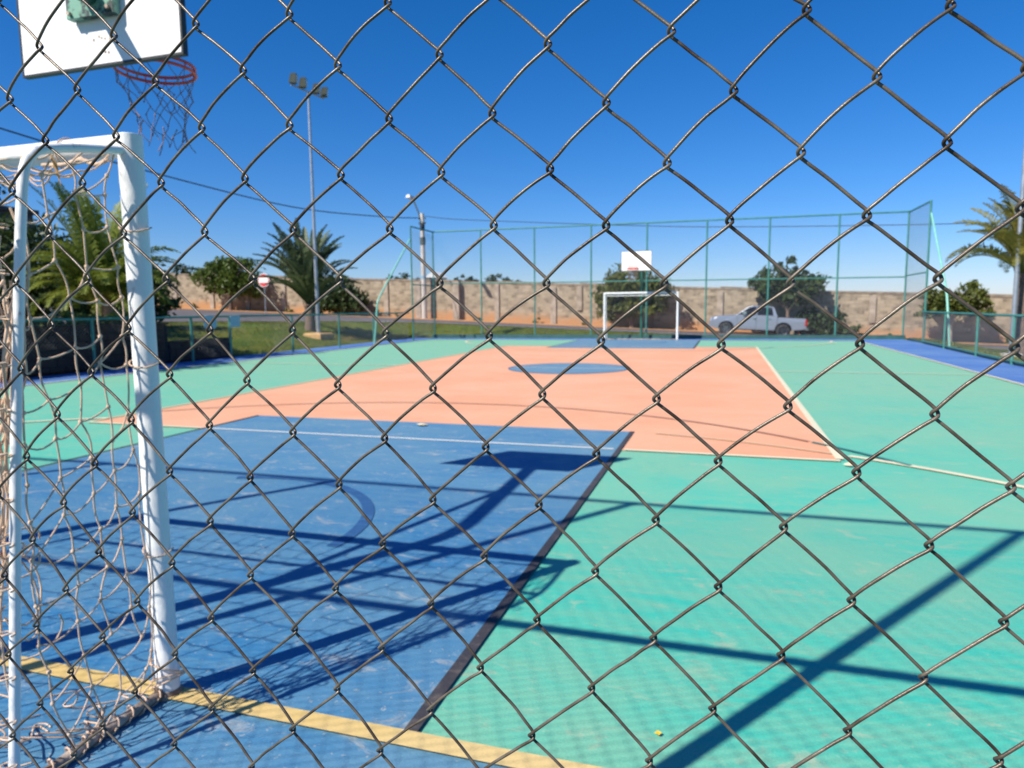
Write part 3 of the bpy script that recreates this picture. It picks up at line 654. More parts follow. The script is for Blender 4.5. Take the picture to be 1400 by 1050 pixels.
for z in (6.45, 6.75): 
    for s in (-.22, .22): MB().tube([(s, 0, z), (s, 0, z+.14)], [.05,.035], 8).obj('insulator', M['house_roof'], ut)
def cable(label, pts, r):
    o = MB().tube(pts, r, 6).obj('power_line', M['cable']); return tag(o, label, 'power line', 'power lines from the utility pole')
def catmull(pts, k=8):
    P_ = [Vector(p) for p in pts]; P_ = [2*P_[0]-P_[1]]+P_+[2*P_[-1]-P_[-2]]; out = []
    for i in range(1, len(P_)-2):
        a, c, d, e = P_[i-1:i+3]
        for j in range(k):
            t = j/k; out.append(.5*((2*c)+(d-a)*t+(2*a-5*c+4*d-e)*t*t+(3*c-a-3*d+e)*t**3))
    return out+[P_[-2]]
zt = upz+6.85
cable('drooping power cable running left from the utility pole over the palms', catmull([(-16.52,41.3,zt), (-17.2,37.1,7.2), (-19.4,31.1,7.1), (-19.7,21.1,7.3), (-19.8,15.5,7.6), (-19.9,2.,8.6), (-20,-12,10.2)]), .03)
cable('thin power cable running right from the utility pole above the wall', catmull([(-16.1,41.3,zt+.1), (-13.0,41.4,7.3), (-.9,41.5,6.36), (5.4,41.5,6.04), (11.6,41.5,5.84), (16.2,41.5,5.74), (30,41.5,5.6)]), .022)

sg = thing('road_sign', (-27.05, 38.4, terrain(-27.05, 38.4)), 'round red and white road sign on a post by the bushy tree', 'road sign')
MB().tube([(0,.04,0), (0,.04,2.75)], .035, 8).obj('post', M['galv'], sg, True)
def disc(r, y0, y1, n=28): 
    b = MB(); b.add([(r*math.cos(2*math.pi*k/n), y, 2.3+r*math.sin(2*math.pi*k/n)) for y in (y0, y1) for k in range(n)], [tuple(range(n)), tuple(range(2*n-1, n-1, -1))]+[(k, n+k, n+(k+1)%n, (k+1)%n) for k in range(n)]); return b
disc(.47, -.02, .0).obj('rim', M['sign_white'], sg); disc(.43, -.03, -.021).obj('disc', M['sign_red'], sg)
MB().box(-.36, .36, -.04, -.031, 2.13, 2.47).obj('bar', M['sign_white'], sg)

# ------------------------------------------------------------------ pickup truck (faces -X)
TX, TY = 2.62, 40.05
tz = terrain(5.0, TY)+.02
tr = thing('pickup_truck', (TX, TY, tz), 'silver double cab pickup truck parked under the dark tree by the wall', 'pickup truck')
TR = math.atan(-.046); tr.rotation_euler = (0, -TR, 0)
def archpts(cx, r, z0, n=9): return [(cx-r*math.cos(math.pi*k/n), z0+r*math.sin(math.pi*k/n)) for k in range(n+1)]
W2 = .90
prof = [(.02,.50),(.0,.80),(.10,1.02),(.35,1.10),(1.35,1.20),(1.62,1.22),(3.62,1.22),(3.66,1.14),(5.15,1.12),(5.20,.95),(5.20,.56),(4.95,.50)]
low = [(4.50+.0,.46)]+[p for p in reversed(archpts(4.0,.46,.42))]+[(3.5,.40),(1.45,.38)]+[p for p in reversed(archpts(.93,.44,.42))]+[(.40,.40)]
poly = prof+low
n = len(poly)
def bodyshell():
    V = []
    for y, ins in ((-W2, .0), (-W2+.07, -.0), (W2-.07, 0), (W2, 0)):
        for x, z in poly:
            k = 0.0
            edge = abs(y) == W2
            V.append((x+(.02 if edge and x < .2 else 0), y*(1 if z < 1.0 else .965), z-(.03 if edge and z > 1.05 else 0)))
    Fc = [tuple(range(n)), tuple(range(4*n-1, 3*n-1, -1))]
    for r in range(3):
        for k in range(n): Fc.append((r*n+k, (r+1)*n+k, (r+1)*n+(k+1)%n, r*n+(k+1)%n))
    return V, Fc
V, Fc = bodyshell(); b_ = link('body', mesh('body', V, Fc, M['silver']), tr)
cabp = [(1.38,1.16),(2.05,1.66),(2.35,1.76),(3.15,1.77),(3.45,1.70),(3.66,1.18)]
V = [(x, s*(.84 if z < 1.3 else .70), z) for s in (-1, 1) for x, z in cabp]; k_ = len(cabp)
link('cab', mesh('cab', V, [tuple(range(k_-1,-1,-1)), tuple(range(k_, 2*k_))]+[(k, k+1, k_+k+1, k_+k) for k in range(k_-1)], M['silver']), tr)
def pane(name, quad, off, m):
    q = [Vector(p) for p in quad]; nn = (q[1]-q[0]).cross(q[2]-q[0]).normalized()*off
    k = len(q)
    return MB().add([p+nn*.2 for p in q]+[p+nn for p in q], [tuple(range(k-1,-1,-1)), tuple(range(k, 2*k))]+[(i, (i+1)%k, k+(i+1)%k, k+i) for i in range(k)]).obj(name, m, tr)
def cy(z): return .84-(z-1.16)/(1.70-1.16)*.14
for s in (-1, 1):
    for xs_ in (((1.54,1.23),(2.50,1.23),(2.50,1.71),(2.14,1.66)), ((2.57,1.23),(3.44,1.23),(3.34,1.66),(2.57,1.71))):
        q = [(x, s*(cy(z)+.002), z) for x, z in xs_]
        if s > 0: q = q[::-1]
        pane('side_window', q, .012, M['glass'])
pane('windscreen', [(1.47,.72,1.235),(1.47,-.72,1.235),(2.03,-.62,1.645),(2.03,.62,1.645)][::-1], .012, M['glass'])
pane('rear_window', [(3.63,-.68,1.25),(3.63,.68,1.25),(3.49,.58,1.60),(3.49,-.58,1.60)], .012, M['glass'])
MB().box(.42, 1.44, -.62, .62, .40, .98).obj('wheel_well', M['black'], tr); MB().box(3.5, 4.5, -.62, .62, .40, .98).obj('wheel_well', M['black'], tr)
MB().box(3.74, 5.12, -.78, .78, 1.10, 1.135).obj('bed_liner', M['black'], tr)
MB().box(-.06, .16, -.84, .84, .46, .66).obj('front_bumper', M['silver'], tr)
MB().box(-.015, .10, -.42, .42, .70, .98).obj('grille', M['chrome'], tr)
MB().box(-.03, .0, -.36, .36, .74, .94).obj('grille_mesh', M['black'], tr)
for s in (-1, 1):
    MB().add([(x, s*y, z) for x, y, z in ((-.0,.45,.80),(-.0,.86,.82),(.42,.905,.98),(.42,.905,1.06),(.10,.84,1.00),(.02,.46,.98))], [(0,1,4,5),(1,2,3,4)] if s < 0 else [(5,4,1,0),(4,3,2,1)]).obj('headlight', M['head_lens'], tr)
    MB().box(5.10, 5.215, s*.93-.10 if s > 0 else -.93, .93 if s > 0 else -.83, .72, 1.08).obj('tail_light', M['red_lens'], tr)
    MB().box(1.78, 1.98, s*.99-.09, s*.99+.09, 1.24, 1.42).obj('wing_mirror', M['chrome'], tr)
    for x in (2.36, 3.16): MB().box(x, x+.18, s*.905-.012, s*.905+.012, 1.02, 1.06).obj('door_handle', M['chrome'], tr)
    MB().box(1.40, 3.55, s*.92-.05, s*.92+.05, .36, .42).obj('side_step', M['black'], tr)
    MB().box(1.50, 1.508, s*.905-.004, s*.905+.004, .45, 1.2).obj('door_seam', M['black'], tr)
    MB().box(2.53, 2.538, s*.905-.004, s*.905+.004, .45, 1.2).obj('door_seam', M['black'], tr)
    MB().box(3.64, 3.655, s*.905-.004, s*.905+.004, .45, 1.2).obj('door_seam', M['black'], tr)
    for cx in (.93, 4.0):
        wh = link('wheel', None, tr, (cx, s*.78, .385))
        def ring(profile, m, name):
            b = MB(); N = 22; k = len(profile); V = [(r*math.cos(2*math.pi*i/N), y*s, r*math.sin(2*math.pi*i/N)) for i in range(N) for r, y in profile]
            b.add(V, [(i*k+j, i*k+j+1, ((i+1)%N)*k+j+1, ((i+1)%N)*k+j) for i in range(N) for j in range(k-1)]); return b.obj(name, m, wh, True)
        ring([(.24,-.11),(.36,-.11),(.385,-.06),(.385,.07),(.36,.115),(.25,.115)], M['black'], 'tyre')
        ring([(.0,.06),(.06,.085),(.09,.05),(.22,.07),(.25,.11)], M['rim'] , 'rim')
        for q in range(6):
            a = q*math.pi/3; MB().add([(r*math.cos(a+d), s*.095, r*math.sin(a+d)) for r, d in ((.05,-.5),(.05,.5),(.235,.13),(.235,-.13))], [(0,1,2,3)]).obj('spoke', M['chrome'] if cx < 2 else M['rim'], wh)
MB().box(5.18, 5.32, -.80, .80, .46, .60).obj('rear_bumper', M['chrome'], tr)
MB().box(5.19, 5.22, -.26, .26, .66, .78).obj('number_plate', M['sign_white'], tr)

# ------------------------------------------------------------------ goals
def goal(loc, rz, label, near):
    g = thing('football_goal', loc, label, 'goal', 'goals of the court', rz)
    r = .0410; H = 2.012; W = 1.545
    for s in (-1, 1):
        MB().tube([(s*W, 0, .0), (s*W, 0, .03), (s*W, 0, H-.06), (s*W, 0, H+.034)], [r+.006, r, r, r], 20).obj('post', M['white_steel'], g, True)
    MB().tube([(-W+.01, 0, H), (W-.01, 0, H)], r-.001, 20).obj('crossbar', M['white_steel'], g, True)
    side = [(0,-.02,1.99), (0,-.06,1.984), (0,-.223,1.956), (0,-.317,1.932), (0,-.36,1.906), (0,-.394,1.831), (0,-.436,1.50), (0,-.494,.99), (0,-.58,.108), (0,-.605,.01)]
    for s in (-1, 1):
        MB().tube(catmull([(s*W, y, z) for _, y, z in side], 5), .0145, 10).obj('side_pipe', M['white_steel'], g, True)
        MB().tube([(s*W, -.03, .028), (s*(W-.01), -.3, .024), (s*W, -.615, .02)], .019, 10).obj('ground_bar', M['rust'], g, True)
        MB().tube([(s*W, 0, .0), (s*W, 0, .022), (s*W, 0, .034)], [.050, .049, .043], 16).obj('base_collar', M['rust'], g, True)
    MB().tube([(-W, -.36, 1.906), (W, -.36, 1.906)], .0145, 10).obj('back_bar', M['white_steel'], g, True)
    MB().tube([(-W, -.61, .02), (W, -.61, .02)], .019, 10).obj('back_ground_bar', M['rust'], g, True)
    return g
goal((0, 0, 0), 0, 'white steel football goal close to the camera with a torn rope net', True)
gf = goal((.05, CL, 0), math.pi, 'white steel football goal at the far end of the court', False)

# torn net of the near goal: knots of the side sheet as measured, metres in the plane of the side frame
COLS = [
 [(-.06,1.99),(-.095,1.894),(-.095,1.832),(-.093,1.727),(-.079,1.594),(-.058,1.493),(-.073,1.357),(-.069,1.258),(-.071,1.101),(-.071,.958),(-.06,.799),(-.051,.57),(-.052,.371),(-.05,.202),(-.046,.086)],
 [(-.15,1.97),(-.213,1.907),(-.205,1.822),(-.202,1.708),(-.186,1.59),(-.169,1.479),(-.168,1.361),(-.168,1.273),(-.153,1.123),(-.146,1.007),(-.138,.898),(-.14,.772),(-.129,.651),(-.131,.527),(-.114,.398),(-.096,.28),(-.081,.147),(-.114,.05)],
 [(-.26,1.95),(-.325,1.856),(-.303,1.739),(-.293,1.603),(-.253,1.488),(-.263,1.328),(-.252,1.212),(-.253,1.087),(-.24,.966),(-.232,.843),(-.22,.719),(-.21,.583),(-.245,.479),(-.213,.345),(-.187,.234),(-.186,.109),(-.215,.04)],
 [(-.35,1.91),(-.401,1.715),(-.394,1.556),(-.401,1.424),(-.371,1.301),(-.364,1.174),(-.351,1.05),(-.343,.923),(-.336,.8),(-.329,.679),(-.317,.559),(-.322,.44),(-.312,.317),(-.292,.196),(-.26,.086),(-.289,.03)],
 [(-.39,1.84),(-.418,1.65),(-.424,1.512),(-.424,1.394),(-.443,1.265),(-.443,1.145),(-.445,1.046),(-.456,.928),(-.458,.814),(-.451,.69),(-.459,.55),(-.455,.419),(-.437,.326),(-.427,.214),(-.391,.09),(-.373,.01)]]
ROPE_R = .0031
def cord(b, p, q, sag=.0, r=ROPE_R, n=5, wob=.0):
    p, q = Vector(p), Vector(q); pts = []
    off = Vector((rnd.uniform(-1,1), rnd.uniform(-1,1), 0))*wob
    for i in range(n+1):
        t = i/n; k = 4*t*(1-t); pts.append(p.lerp(q, t)+Vector((0,0,-sag))*k+off*k)
    b.tube(pts, r, 5, False)
def knot(b, p, r=.0075):
    p = Vector(p); b.tube([p+Vector((0,0,-r)), p+Vector((0,0,-r*.5)), p+Vector((0,0,r*.5)), p+Vector((0,0,r))], [r*.4, r*.9, r*.9, r*.4], 6)
net = thing('goal_net', (0, 0, 0), 'torn tan rope net hanging in tangles from the near goal', 'net')
def side_net(s):
    b = MB(); X = s*1.528
    K = [[Vector((X+rnd.uniform(-.012,.012), y, z)) for y, z in c] for c in COLS]
    for ci, c in enumerate(K):
        for i in range(len(c)-1):
            if ci == 1 and i == 15 or ci == 2 and i == 13: continue
            cord(b, c[i], c[i+1], 0, wob=.008)
        for p in c: knot(b, p)
    for ci in range(len(K)-1):
        for i, p in enumerate(K[ci]):
            j = min(range(len(K[ci+1])), key=lambda q: abs(K[ci+1][q].z-(p.z-.055)))
            q = K[ci+1][j]
            if abs(q.z-p.z) > .14 or rnd.random() < .10: continue
            cord(b, p, q, rnd.uniform(.004, .022), wob=.006)
    # lashings to the post, bar and pipe
    for y, z in COLS[0][3::4]:
        b.tube([(s*1.545+.052*math.cos(a)*s, -.0+.052*math.sin(a), z+.012*math.sin(a*1.5)) for a in [k*math.pi/8 for k in range(-9, 2)]], ROPE_R, 5, False)
    for z in (.06, .075, .12):
        b.tube([(s*1.545+.058*math.cos(a), .058*math.sin(a), z+.03*math.sin(a+z*30)) for a in [k*math.pi/10 for k in range(0, 21)]], ROPE_R*1.1, 5, False)
    for k in range(14):                                                       # wraps round the back pipe
        z = .12+k*.13; y = -.605+.115*(z/1.5)
        b.tube([(s*1.545+.021*math.cos(a), y+.021*math.sin(a), z+.006*a*.3) for a in [q*math.pi/5 for q in range(0, 11)]], ROPE_R, 5, False)
    for k in range(9):                                                        # wraps and frayed ends on the ground bar
        y = -.06-k*.06
        b.tube([(s*1.54+.026*math.cos(a), y+.008*a+.0, .03+.026*math.sin(a)) for a in [q*math.pi/5 for q in range(0, 11)]], ROPE_R, 5, False)
    return b
tag(side_net(1).obj('side_sheet', M['rope'], net, True), kind='stuff')
b = MB(); K = {}                                                              # plain left side sheet
for i in range(5):
    for j in range(15): K[i, j] = Vector((-1.53+rnd.uniform(-.02,.02), -.04-.10*i-(.012*j*i/4), 1.97-.02*i-j*.134+rnd.uniform(-.02,.02)))
for i in range(5):
    for j in range(15):
        if j < 14: cord(b, K[i,j], K[i,j+1], 0, n=3)
        if i < 4: cord(b, K[i,j], K[i+1,j], .02, n=3)
tag(b.obj('side_sheet', M['rope'], net, True), kind='stuff')
b = MB(); K = {}                                                              # back sheet, sagging and gathered towards the pipe
for i in range(24):
    for j in range(15):
        u = i/23; sag = .10*math.sin(u*math.pi)*(j/14)
        K[i, j] = Vector((-1.5+3.0*u+rnd.uniform(-.025,.025), -.37-.235*(j/14)**1.1+.06*math.sin(u*9+j*.4)*(j/14)+sag*.3, 1.90-j*.134+rnd.uniform(-.02,.02)))
for i in range(24):
    for j in range(15):
        if j < 14 and rnd.random() > .22: cord(b, K[i,j], K[i,j+1], 0, .003, n=3, wob=.01)
        if i < 23 and rnd.random() > .25: cord(b, K[i,j], K[i+1,j], rnd.uniform(.01,.03), .003, n=4)
tag(b.obj('back_sheet', M['rope'], net, True), kind='stuff')
b = MB(); K = {}                                                              # roof sheet under the crossbar
for i in range(24):
    for j in range(4): K[i, j] = Vector((-1.5+3.0*i/23+rnd.uniform(-.02,.02), -.045-.105*j, 1.968-.018*j-.05*math.sin(math.pi*j/3)+rnd.uniform(-.015,.015)))
for i in range(24):
    for j in range(4):
        if j < 3: cord(b, K[i,j], K[i,j+1], .02, n=4, wob=.01)
        if i < 23: cord(b, K[i,j], K[i+1,j], rnd.uniform(.015,.05), n=5)
for i in range(1, 24, 4):                                                     # ties over the crossbar
    x = K[i,0].x; b.tube([(x+.01*math.sin(a), .046*math.cos(a), 2.012+.046*math.sin(a)) for a in [q*math.pi/8 for q in range(0, 17)]], ROPE_R, 5, False)
b.tube(catmull([(1.50,-.055,1.955), (1.44,-.052,1.945), (1.38,-.055,1.965), (1.30,-.052,1.955), (1.2,-.05,1.96)]), .008, 6)
tag(b.obj('roof_sheet', M['rope'], net, True), kind='stuff')
b = MB()                                                                      # bundle of loose cords round the back pipe
for k in range(13):
    z = rnd.uniform(1.35, 1.75); pts = []; x0 = 1.50+rnd.uniform(-.04,.02); y0 = -.47+rnd.uniform(-.04,.05)
    L = rnd.uniform(.5, 1.3); nn = 9
    for i in range(nn+1):
        t = i/nn; pts.append((x0+.03*math.sin(t*5+k)-.02*t, y0-.06*t+.035*math.sin(t*7+k*1.7), z-L*t))
    b.tube(catmull(pts, 2), rnd.uniform(.0032,.0048), 5, False)
for k in range(7):                                                            # loops hanging off the pipe low down
    z = rnd.uniform(.15, 1.0); y0 = -.50+rnd.uniform(-.03,.05); ry = rnd.uniform(.03,.10); rz_ = rnd.uniform(.06,.16)
    a0 = rnd.uniform(0, 6)
    b.tube([(1.49+.03*math.sin(a+k), y0+.03+ry*math.cos(a), z+rz_*math.sin(a)-.012*(a-a0)) for a in [a0+q*.35 for q in range(14)]], ROPE_R, 5, False)
for k in range(12):                                                           # strands trailing on the floor
    p = [(1.45+rnd.uniform(-.25,.10), -.45+rnd.uniform(-.1,.2), .10)]
    for q in range(5): p.append((p[-1][0]+rnd.uniform(-.08,.08), p[-1][1]+rnd.uniform(-.02,.10), max(.006, p[-1][2]-.035)))
    b.tube(catmull(p, 4), ROPE_R, 5, False)
tag(b.obj('loose_cords', M['rope'], net, True), kind='stuff')
# dead leaf caught in the net under the bar
lf_ = MB().add([(0,0,0),(.012,.012,-.03),(.008,.02,-.07),(-.006,.014,-.04),(.004,.026,-.10)], [(0,1,2,3),(3,2,4)]).obj('dry_leaf', M['ochre'], None, loc=(1.53,-.29,1.93)); tag(lf_, 'dry orange leaf caught in the net under the goal bar', 'leaf')

# ------------------------------------------------------------------ basketball hoops
def hoop(loc, rz, label, near):
    h = thing('basketball_hoop', loc, label, 'basketball hoop', 'basketball hoops', rz)
    YP, YB = -.85, 1.355
    MB().tube(bend((0,YP,0), (0,YP,3.32), (0,YB-.06,3.25), .30), .058, 14).obj('pole', M['pole_green'], h, True)
    MB().tube([(0,YP,2.13), (0,.31,3.22)], .028, 10).obj('strut', M['pole_green'], h, True)
    MB().box(-.2,.2,YP-.2,YP+.2,-.04,.02).obj('base_plate', M['pole_green'], h)
    z0, z1, wx = 2.878, 3.67, .608
    bo = MB().box(-wx+.009, wx-.009, YB, YB+.03, z0+.009, z1-.009).obj('backboard', M['board'], h, loc=(-.03, 0, 0))
    fr = MB(); fr.box(-wx, wx, YB-.003, YB+.036, z0, z0+.013); fr.box(-wx, wx, YB-.003, YB+.036, z1-.013, z1)
    fr.box(-wx, -wx+.013, YB-.0025, YB+.0355, z0+.013, z1-.013); fr.box(wx-.013, wx, YB-.0025, YB+.0355, z0+.013, z1-.013); fr.obj('frame', M['board_edge'], bo)
    tg = MB(); tg.box(-.30,.30,YB+.030,YB+.0325,3.05,3.075); tg.box(-.30,.30,YB+.030,YB+.0325,3.45,3.475); tg.box(-.30,-.275,YB+.030,YB+.0325,3.075,3.45); tg.box(.275,.30,YB+.030,YB+.0325,3.075,3.45)
    tg.obj('target_square', M['sign_red'] if near else M['peach_line'], bo)
    p_ = MB().box(-.19, .155, YB-.055, YB-.008, 3.14, 3.36).obj('mounting_plate', M['plate'], h)
    for x in (-.16, .125):
        for z in (3.165, 3.33): MB().tube([(x, YB-.075, z), (x, YB-.053, z)], .012, 8).obj('bolt', M['rust'], p_)
    sc = MB()
    for x, z in ((.03,3.035),(.055,3.03),(.01,3.045),(.085,3.025),(-.03,3.03),(.05,2.955),(.075,2.95),(.03,2.965)): sc.add([(x-.008,YB-.0012,z-.006),(x+.006,YB-.0012,z-.008),(x+.009,YB-.0012,z+.004),(x-.004,YB-.0012,z+.009)], [(0,1,2,3)])
    sc.obj('paint_chip', M['rust'], bo)
    yc, zr, rr = YB+.10+.225, 2.975, .225
    for dz, r_ in ((0, rr), (-.035, rr+.004)):
        MB().tube([(.065+r_*math.cos(a), yc+r_*math.sin(a), zr+dz) for a in [2*math.pi*k/40 for k in range(41)]], .0105, 8).obj('ring', M['hoop'], h, True)
    for s in (-.09, .09): MB().tube([(.065+s, YB+.03, zr-.01), (.065+s*1.1, yc-.20, zr-.01)], .010, 8).obj('bracket', M['hoop'], h, True)
    for a in range(12): MB().tube([(.065+rr*math.cos(a*.5236), yc+rr*math.sin(a*.5236), zr), (.065+(rr+.004)*math.cos(a*.5236), yc+(rr+.004)*math.sin(a*.5236), zr-.035)], .004, 6).obj('hook', M['hoop'], h)
    b = MB(); N = 12; rows = 6; K = {}
    for j in range(rows+1):
        for i in range(N):
            a = 2*math.pi*(i+.5*(j % 2))/N; r_ = rr*(1-.42*(j/rows)**.7)+rnd.uniform(-.03,.03)*(j > 0)
            K[j, i] = Vector((.065+r_*math.cos(a)+.03*j/rows, yc+r_*math.sin(a), zr-.035-.072*j-rnd.uniform(0,.03)*(j > 0)))
    for j in range(rows):
        for i in range(N):
            for q in ((i), (i+1) % N if j % 2 else (i-1) % N):
                if rnd.random() < (.18 if j < 4 else .42): continue
                cord(b, K[j,i], K[j+1,q], 0, .0026, 3, .012)
        if j: 
            for i in range(N): knot(b, K[j,i], .006)
    for i in range(0, N, 2): cord(b, K[rows-1,i], K[rows-1,i]+Vector((rnd.uniform(-.04,.04), rnd.uniform(-.04,.04), -rnd.uniform(.08,.16))), 0, .0032, 3, .02)
    tag(b.obj('hoop_net', M['dark_rope'], h, True), kind='stuff')
    return h
hoop((0, 0, 0), 0, 'basketball hoop seen from behind, its worn board high above the near goal', True)
hoop((.0, CL, 0), math.pi, 'basketball hoop with white board behind the far goal', False)

# ------------------------------------------------------------------ chain link fence in front of the camera
NY = -1.4
nf = thing('chain_link_fence', (0, NY, 0), 'rusty brown chain link fence right in front of the camera', 'fence')
KN = [(-11,7,27655,11527),(-11,9,27594,10600),(-10,-4,28369,16508),(-10,-2,28288,15629),(-10,0,28226,14733),(-10,2,28185,13821),(-10,4,28150,12890),(-10,6,28123,11979),(-10,8,28062,11007),(-10,10,28010,10088),(-9,-5,28814,16952),(-9,-3,28787,16075),(-9,-1,28728,15191),(-9,1,28652,14276),(-9,3,28632,13359),(-9,5,28613,12425),(-9,7,28538,11471),(-9,9,28507,10544),(-8,-4,29241,16510),(-8,-2,29213,15643),(-8,0,29172,14727),(-8,2,29133,13807),(-8,4,29085,12871),(-8,6,29038,11937),(-8,8,28994,11006),(-8,10,28892,9999),(-7,-5,29729,16941),(-7,-3,29669,16047),(-7,-1,29671,15151),(-7,1,29640,14245),(-7,3,29598,13344),(-7,5,29523,12396),(-7,7,29497,11459),(-7,9,29375,10458),(-6,-4,30172,16489),(-6,-2,30158,15590),(-6,0,30139,14705),(-6,2,30107,13804),(-6,4,30027,12850),(-6,6,29977,11916),(-6,8,29932,10956),(-6,10,29844,9964),(-5,-5,30655,16925),(-5,-3,30652,16039),(-5,-1,30615,15125),(-5,1,30607,14230),(-5,3,30536,13327),(-5,5,30475,12387),(-5,7,30413,11403),(-5,9,30351,10442),(-4,-4,31124,16482),(-4,-2,31084,15570),(-4,0,31105,14690),(-4,2,30988,13767),(-4,4,30964,12854),(-4,6,30906,11896),(-4,8,30871,10925),(-3,-3,31568,15985),(-3,-1,31557,15104),(-3,1,31500,14230),(-3,3,31456,13305),(-3,5,31392,12351),(-3,7,31370,11417),(-2,-4,32060,16423),(-2,-2,32049,15538),(-2,0,31996,14664),(-2,2,31939,13749),(-2,4,31911,12851),(-2,6,31831,11875),(-2,8,31803,10897),(-1,-3,32516,15955),(-1,-1,32492,15072),(-1,1,32421,14205),(-1,3,32380,13296),(-1,5,32327,12346),(-1,7,32281,11368),(-1,9,32230,10367),(0,-4,32974,16405),(0,-2,32967,15500),(0,0,32931,14619),(0,2,32849,13745),(0,4,32822,12785),(0,6,32779,11846),(1,-3,33408,15919),(1,-1,33407,15063),(1,1,33354,14188),(1,3,33310,13269),(1,5,33281,12332),(1,7,33229,11330),(2,-4,33857,16382),(2,-2,33869,15466),(2,0,33836,14600),(2,2,33797,13722),(2,4,33762,12817),(2,6,33739,11833),(2,8,33685,10793),(3,-3,34301,15915),(3,-1,34303,15024),(3,1,34267,14156),(3,3,34233,13264),(3,5,34227,12307),(3,7,34198,11308),(4,-4,34765,16362),(4,-2,34748,15452),(4,0,34739,14581),(4,2,34693,13716),(4,6,34692,11806),(4,8,34670,10764),(5,-3,35198,15913),(5,-1,35192,15020),(5,1,35154,14132),(5,3,35151,13264),(5,5,35173,12288),(5,7,35152,11298),(6,-4,35655,16392),(6,-2,35650,15461),(6,0,35613,14570),(6,2,35622,13693),(6,4,35621,12798),(6,6,35634,11810),(7,-3,36101,15914),(7,-1,36078,15015),(7,1,36072,14147),(7,3,36087,13238),(7,5,36093,12296),(7,7,36108,11296),(8,-2,36531,15458),(8,0,36524,14582),(8,2,36551,13673),(8,4,36563,12753),(8,6,36575,11786),(9,1,36985,14128),(9,3,37020,13202),(9,5,37035,12260),(9,7,37064,11258)]
C1 = [[3.288956,1.461858],[0.092999,-0.001788],[-0.00366,-0.092158]]
C3 = [[3.290838, 1.463434], [0.09204, -0.001766], [-0.003651, -0.089455], [-0.000308, 8e-05], [0.000668, 0.000209], [-0.00014, -0.000817], [-1.4e-05, 1.3e-05], [0.000143, 1.6e-05], [3.6e-05, -0.00014], [7e-06, -0.000111]]
KD = {(a, c): (x*1e-4, z*1e-4) for a, c, x, z in KN}
def fit(C, i, j):
    B = (1, i, j, i*i, i*j, j*j, i**3, i*i*j, i*j*j, j**3)[:len(C)]
    return (sum(q*c[0] for q, c in zip(B, C)), sum(q*c[1] for q, c in zip(B, C)))
def node(a, c):
    """knot position in the fence plane; a, c are half steps of the weave"""
    if (a, c) in KD: return KD[a, c]
    i, j = a/2, c/2
    ci, cj = min(max(i, -5.5), 4.5), min(max(j, -2.5), 5.0)
    f3, f1 = fit(C3, ci, cj), fit(C1, ci, cj); b_ = fit(C1, i, j)
    d = math.hypot(i-ci, j-cj); k = 1/(1+d*.15)
    return (b_[0]+(f3[0]-f1[0])*k, b_[1]+(f3[1]-f1[1])*k)
def spline(P_, k):
    P_ = [np.array(p) for p in P_]; out = []
    for i in range(len(P_)-1):
        a = P_[max(i-1,0)]; c = P_[i]; d = P_[i+1]; e = P_[min(i+2, len(P_)-1)]
        for j in range(k):
            t = j/k; out.append(.5*((2*c)+(d-a)*t+(2*a-5*c+4*d-e)*t*t+(3*c-a-3*d+e)*t**3))
    out.append(P_[-1]); return out
WR = .00130
def wire_points(k, c0, c1, hi):
    pts = []
    for c in range(c0, c1+1):
        left = (k+c) % 2 == 0
        x, z = node(k if left else k+1, c)
        j = (lambda s: rnd.uniform(-s, s)) if hi else (lambda s: 0)
        if not hi: pts.append((x, -.0 , z)); continue
        if left:                                                             # hook round the neighbour, front to back
            pts += [(x+.0005,-.0028,z+.0030), (x-.0019,-.0010,z+.0001), (x-.0009,.0014,z-.0028)]
            nx_, nz_ = node(k+1, c+1); A = np.array((x-.0009,.0014,z-.0028)); B = np.array((nx_+.0005,.0018,nz_+.0026))
            bow = np.array((.0003,.0012,.0004))
        else:                                                                # hook back to front
            pts += [(x+.0005,.0018,z+.0026), (x+.0021,.0002,z-.0008), (x+.0007,-.0020,z-.0032)]
            nx_, nz_ = node(k, c+1); A = np.array((x+.0007,-.0020,z-.0032)); B = np.array((nx_+.0005,-.0028,nz_+.0030))
            bow = np.array((-.0010,-.0012,.0009))
        if c < c1:
            bow = bow*rnd.uniform(.3, 1.6)
            for t in (.16, .38, .62, .84):
                p = A+(B-A)*t+bow*(4*t*(1-t))+np.array((j(.0003), j(.0003), j(.0003)))
                pts.append(tuple(p))
    return pts
def wire_obj(k, ranges):
    b = MB()
    for c0, c1, hi in ranges:
        p = wire_points(k, c0, c1, hi)
        if hi: b.tube(spline(p, 3), WR, 8)
        else: b.tube(p, .0016, 4, False)
    return b.obj('wire', M['wire'], nf, True)
CT, CB = -79, 31                                                              # top and bottom of the weave in half steps
for k in range(-30, 28): wire_obj(k, ((CT, -17, False), (-17, 22, True), (22, CB, False)))
protos = {}
for k in list(range(-206, -30)) + list(range(28, 72)):
    par = k % 2
    if par not in protos:
        k0 = par - 40
        V0 = [(fit(C1, (k0 if (k0+c) % 2 == 0 else k0+1)/2, c/2), c) for c in range(CT, CB+1)]
        b = MB(); b.tube([(x, 0, z) for (x, z), c in V0], .0016, 4, False); protos[par] = (k0, b.me('wire', M['wire'], True))
    k0, me = protos[par]; d = (k-k0)/2
    link('wire', me, nf, (C1[1][0]*d, 0, C1[1][1]*d))
for x in (-5.0, -2.52, -.05, 2.38, 4.85): MB().tube([(x, .045, -.02), (x, .045, 5.13)], .038, 12).obj('post', M['teal'], nf, True)
MB().tube([(-6.2, .045, 5.12), (6.7, .045, 5.12)], .030, 10).obj('rail', M['teal'], nf, True)
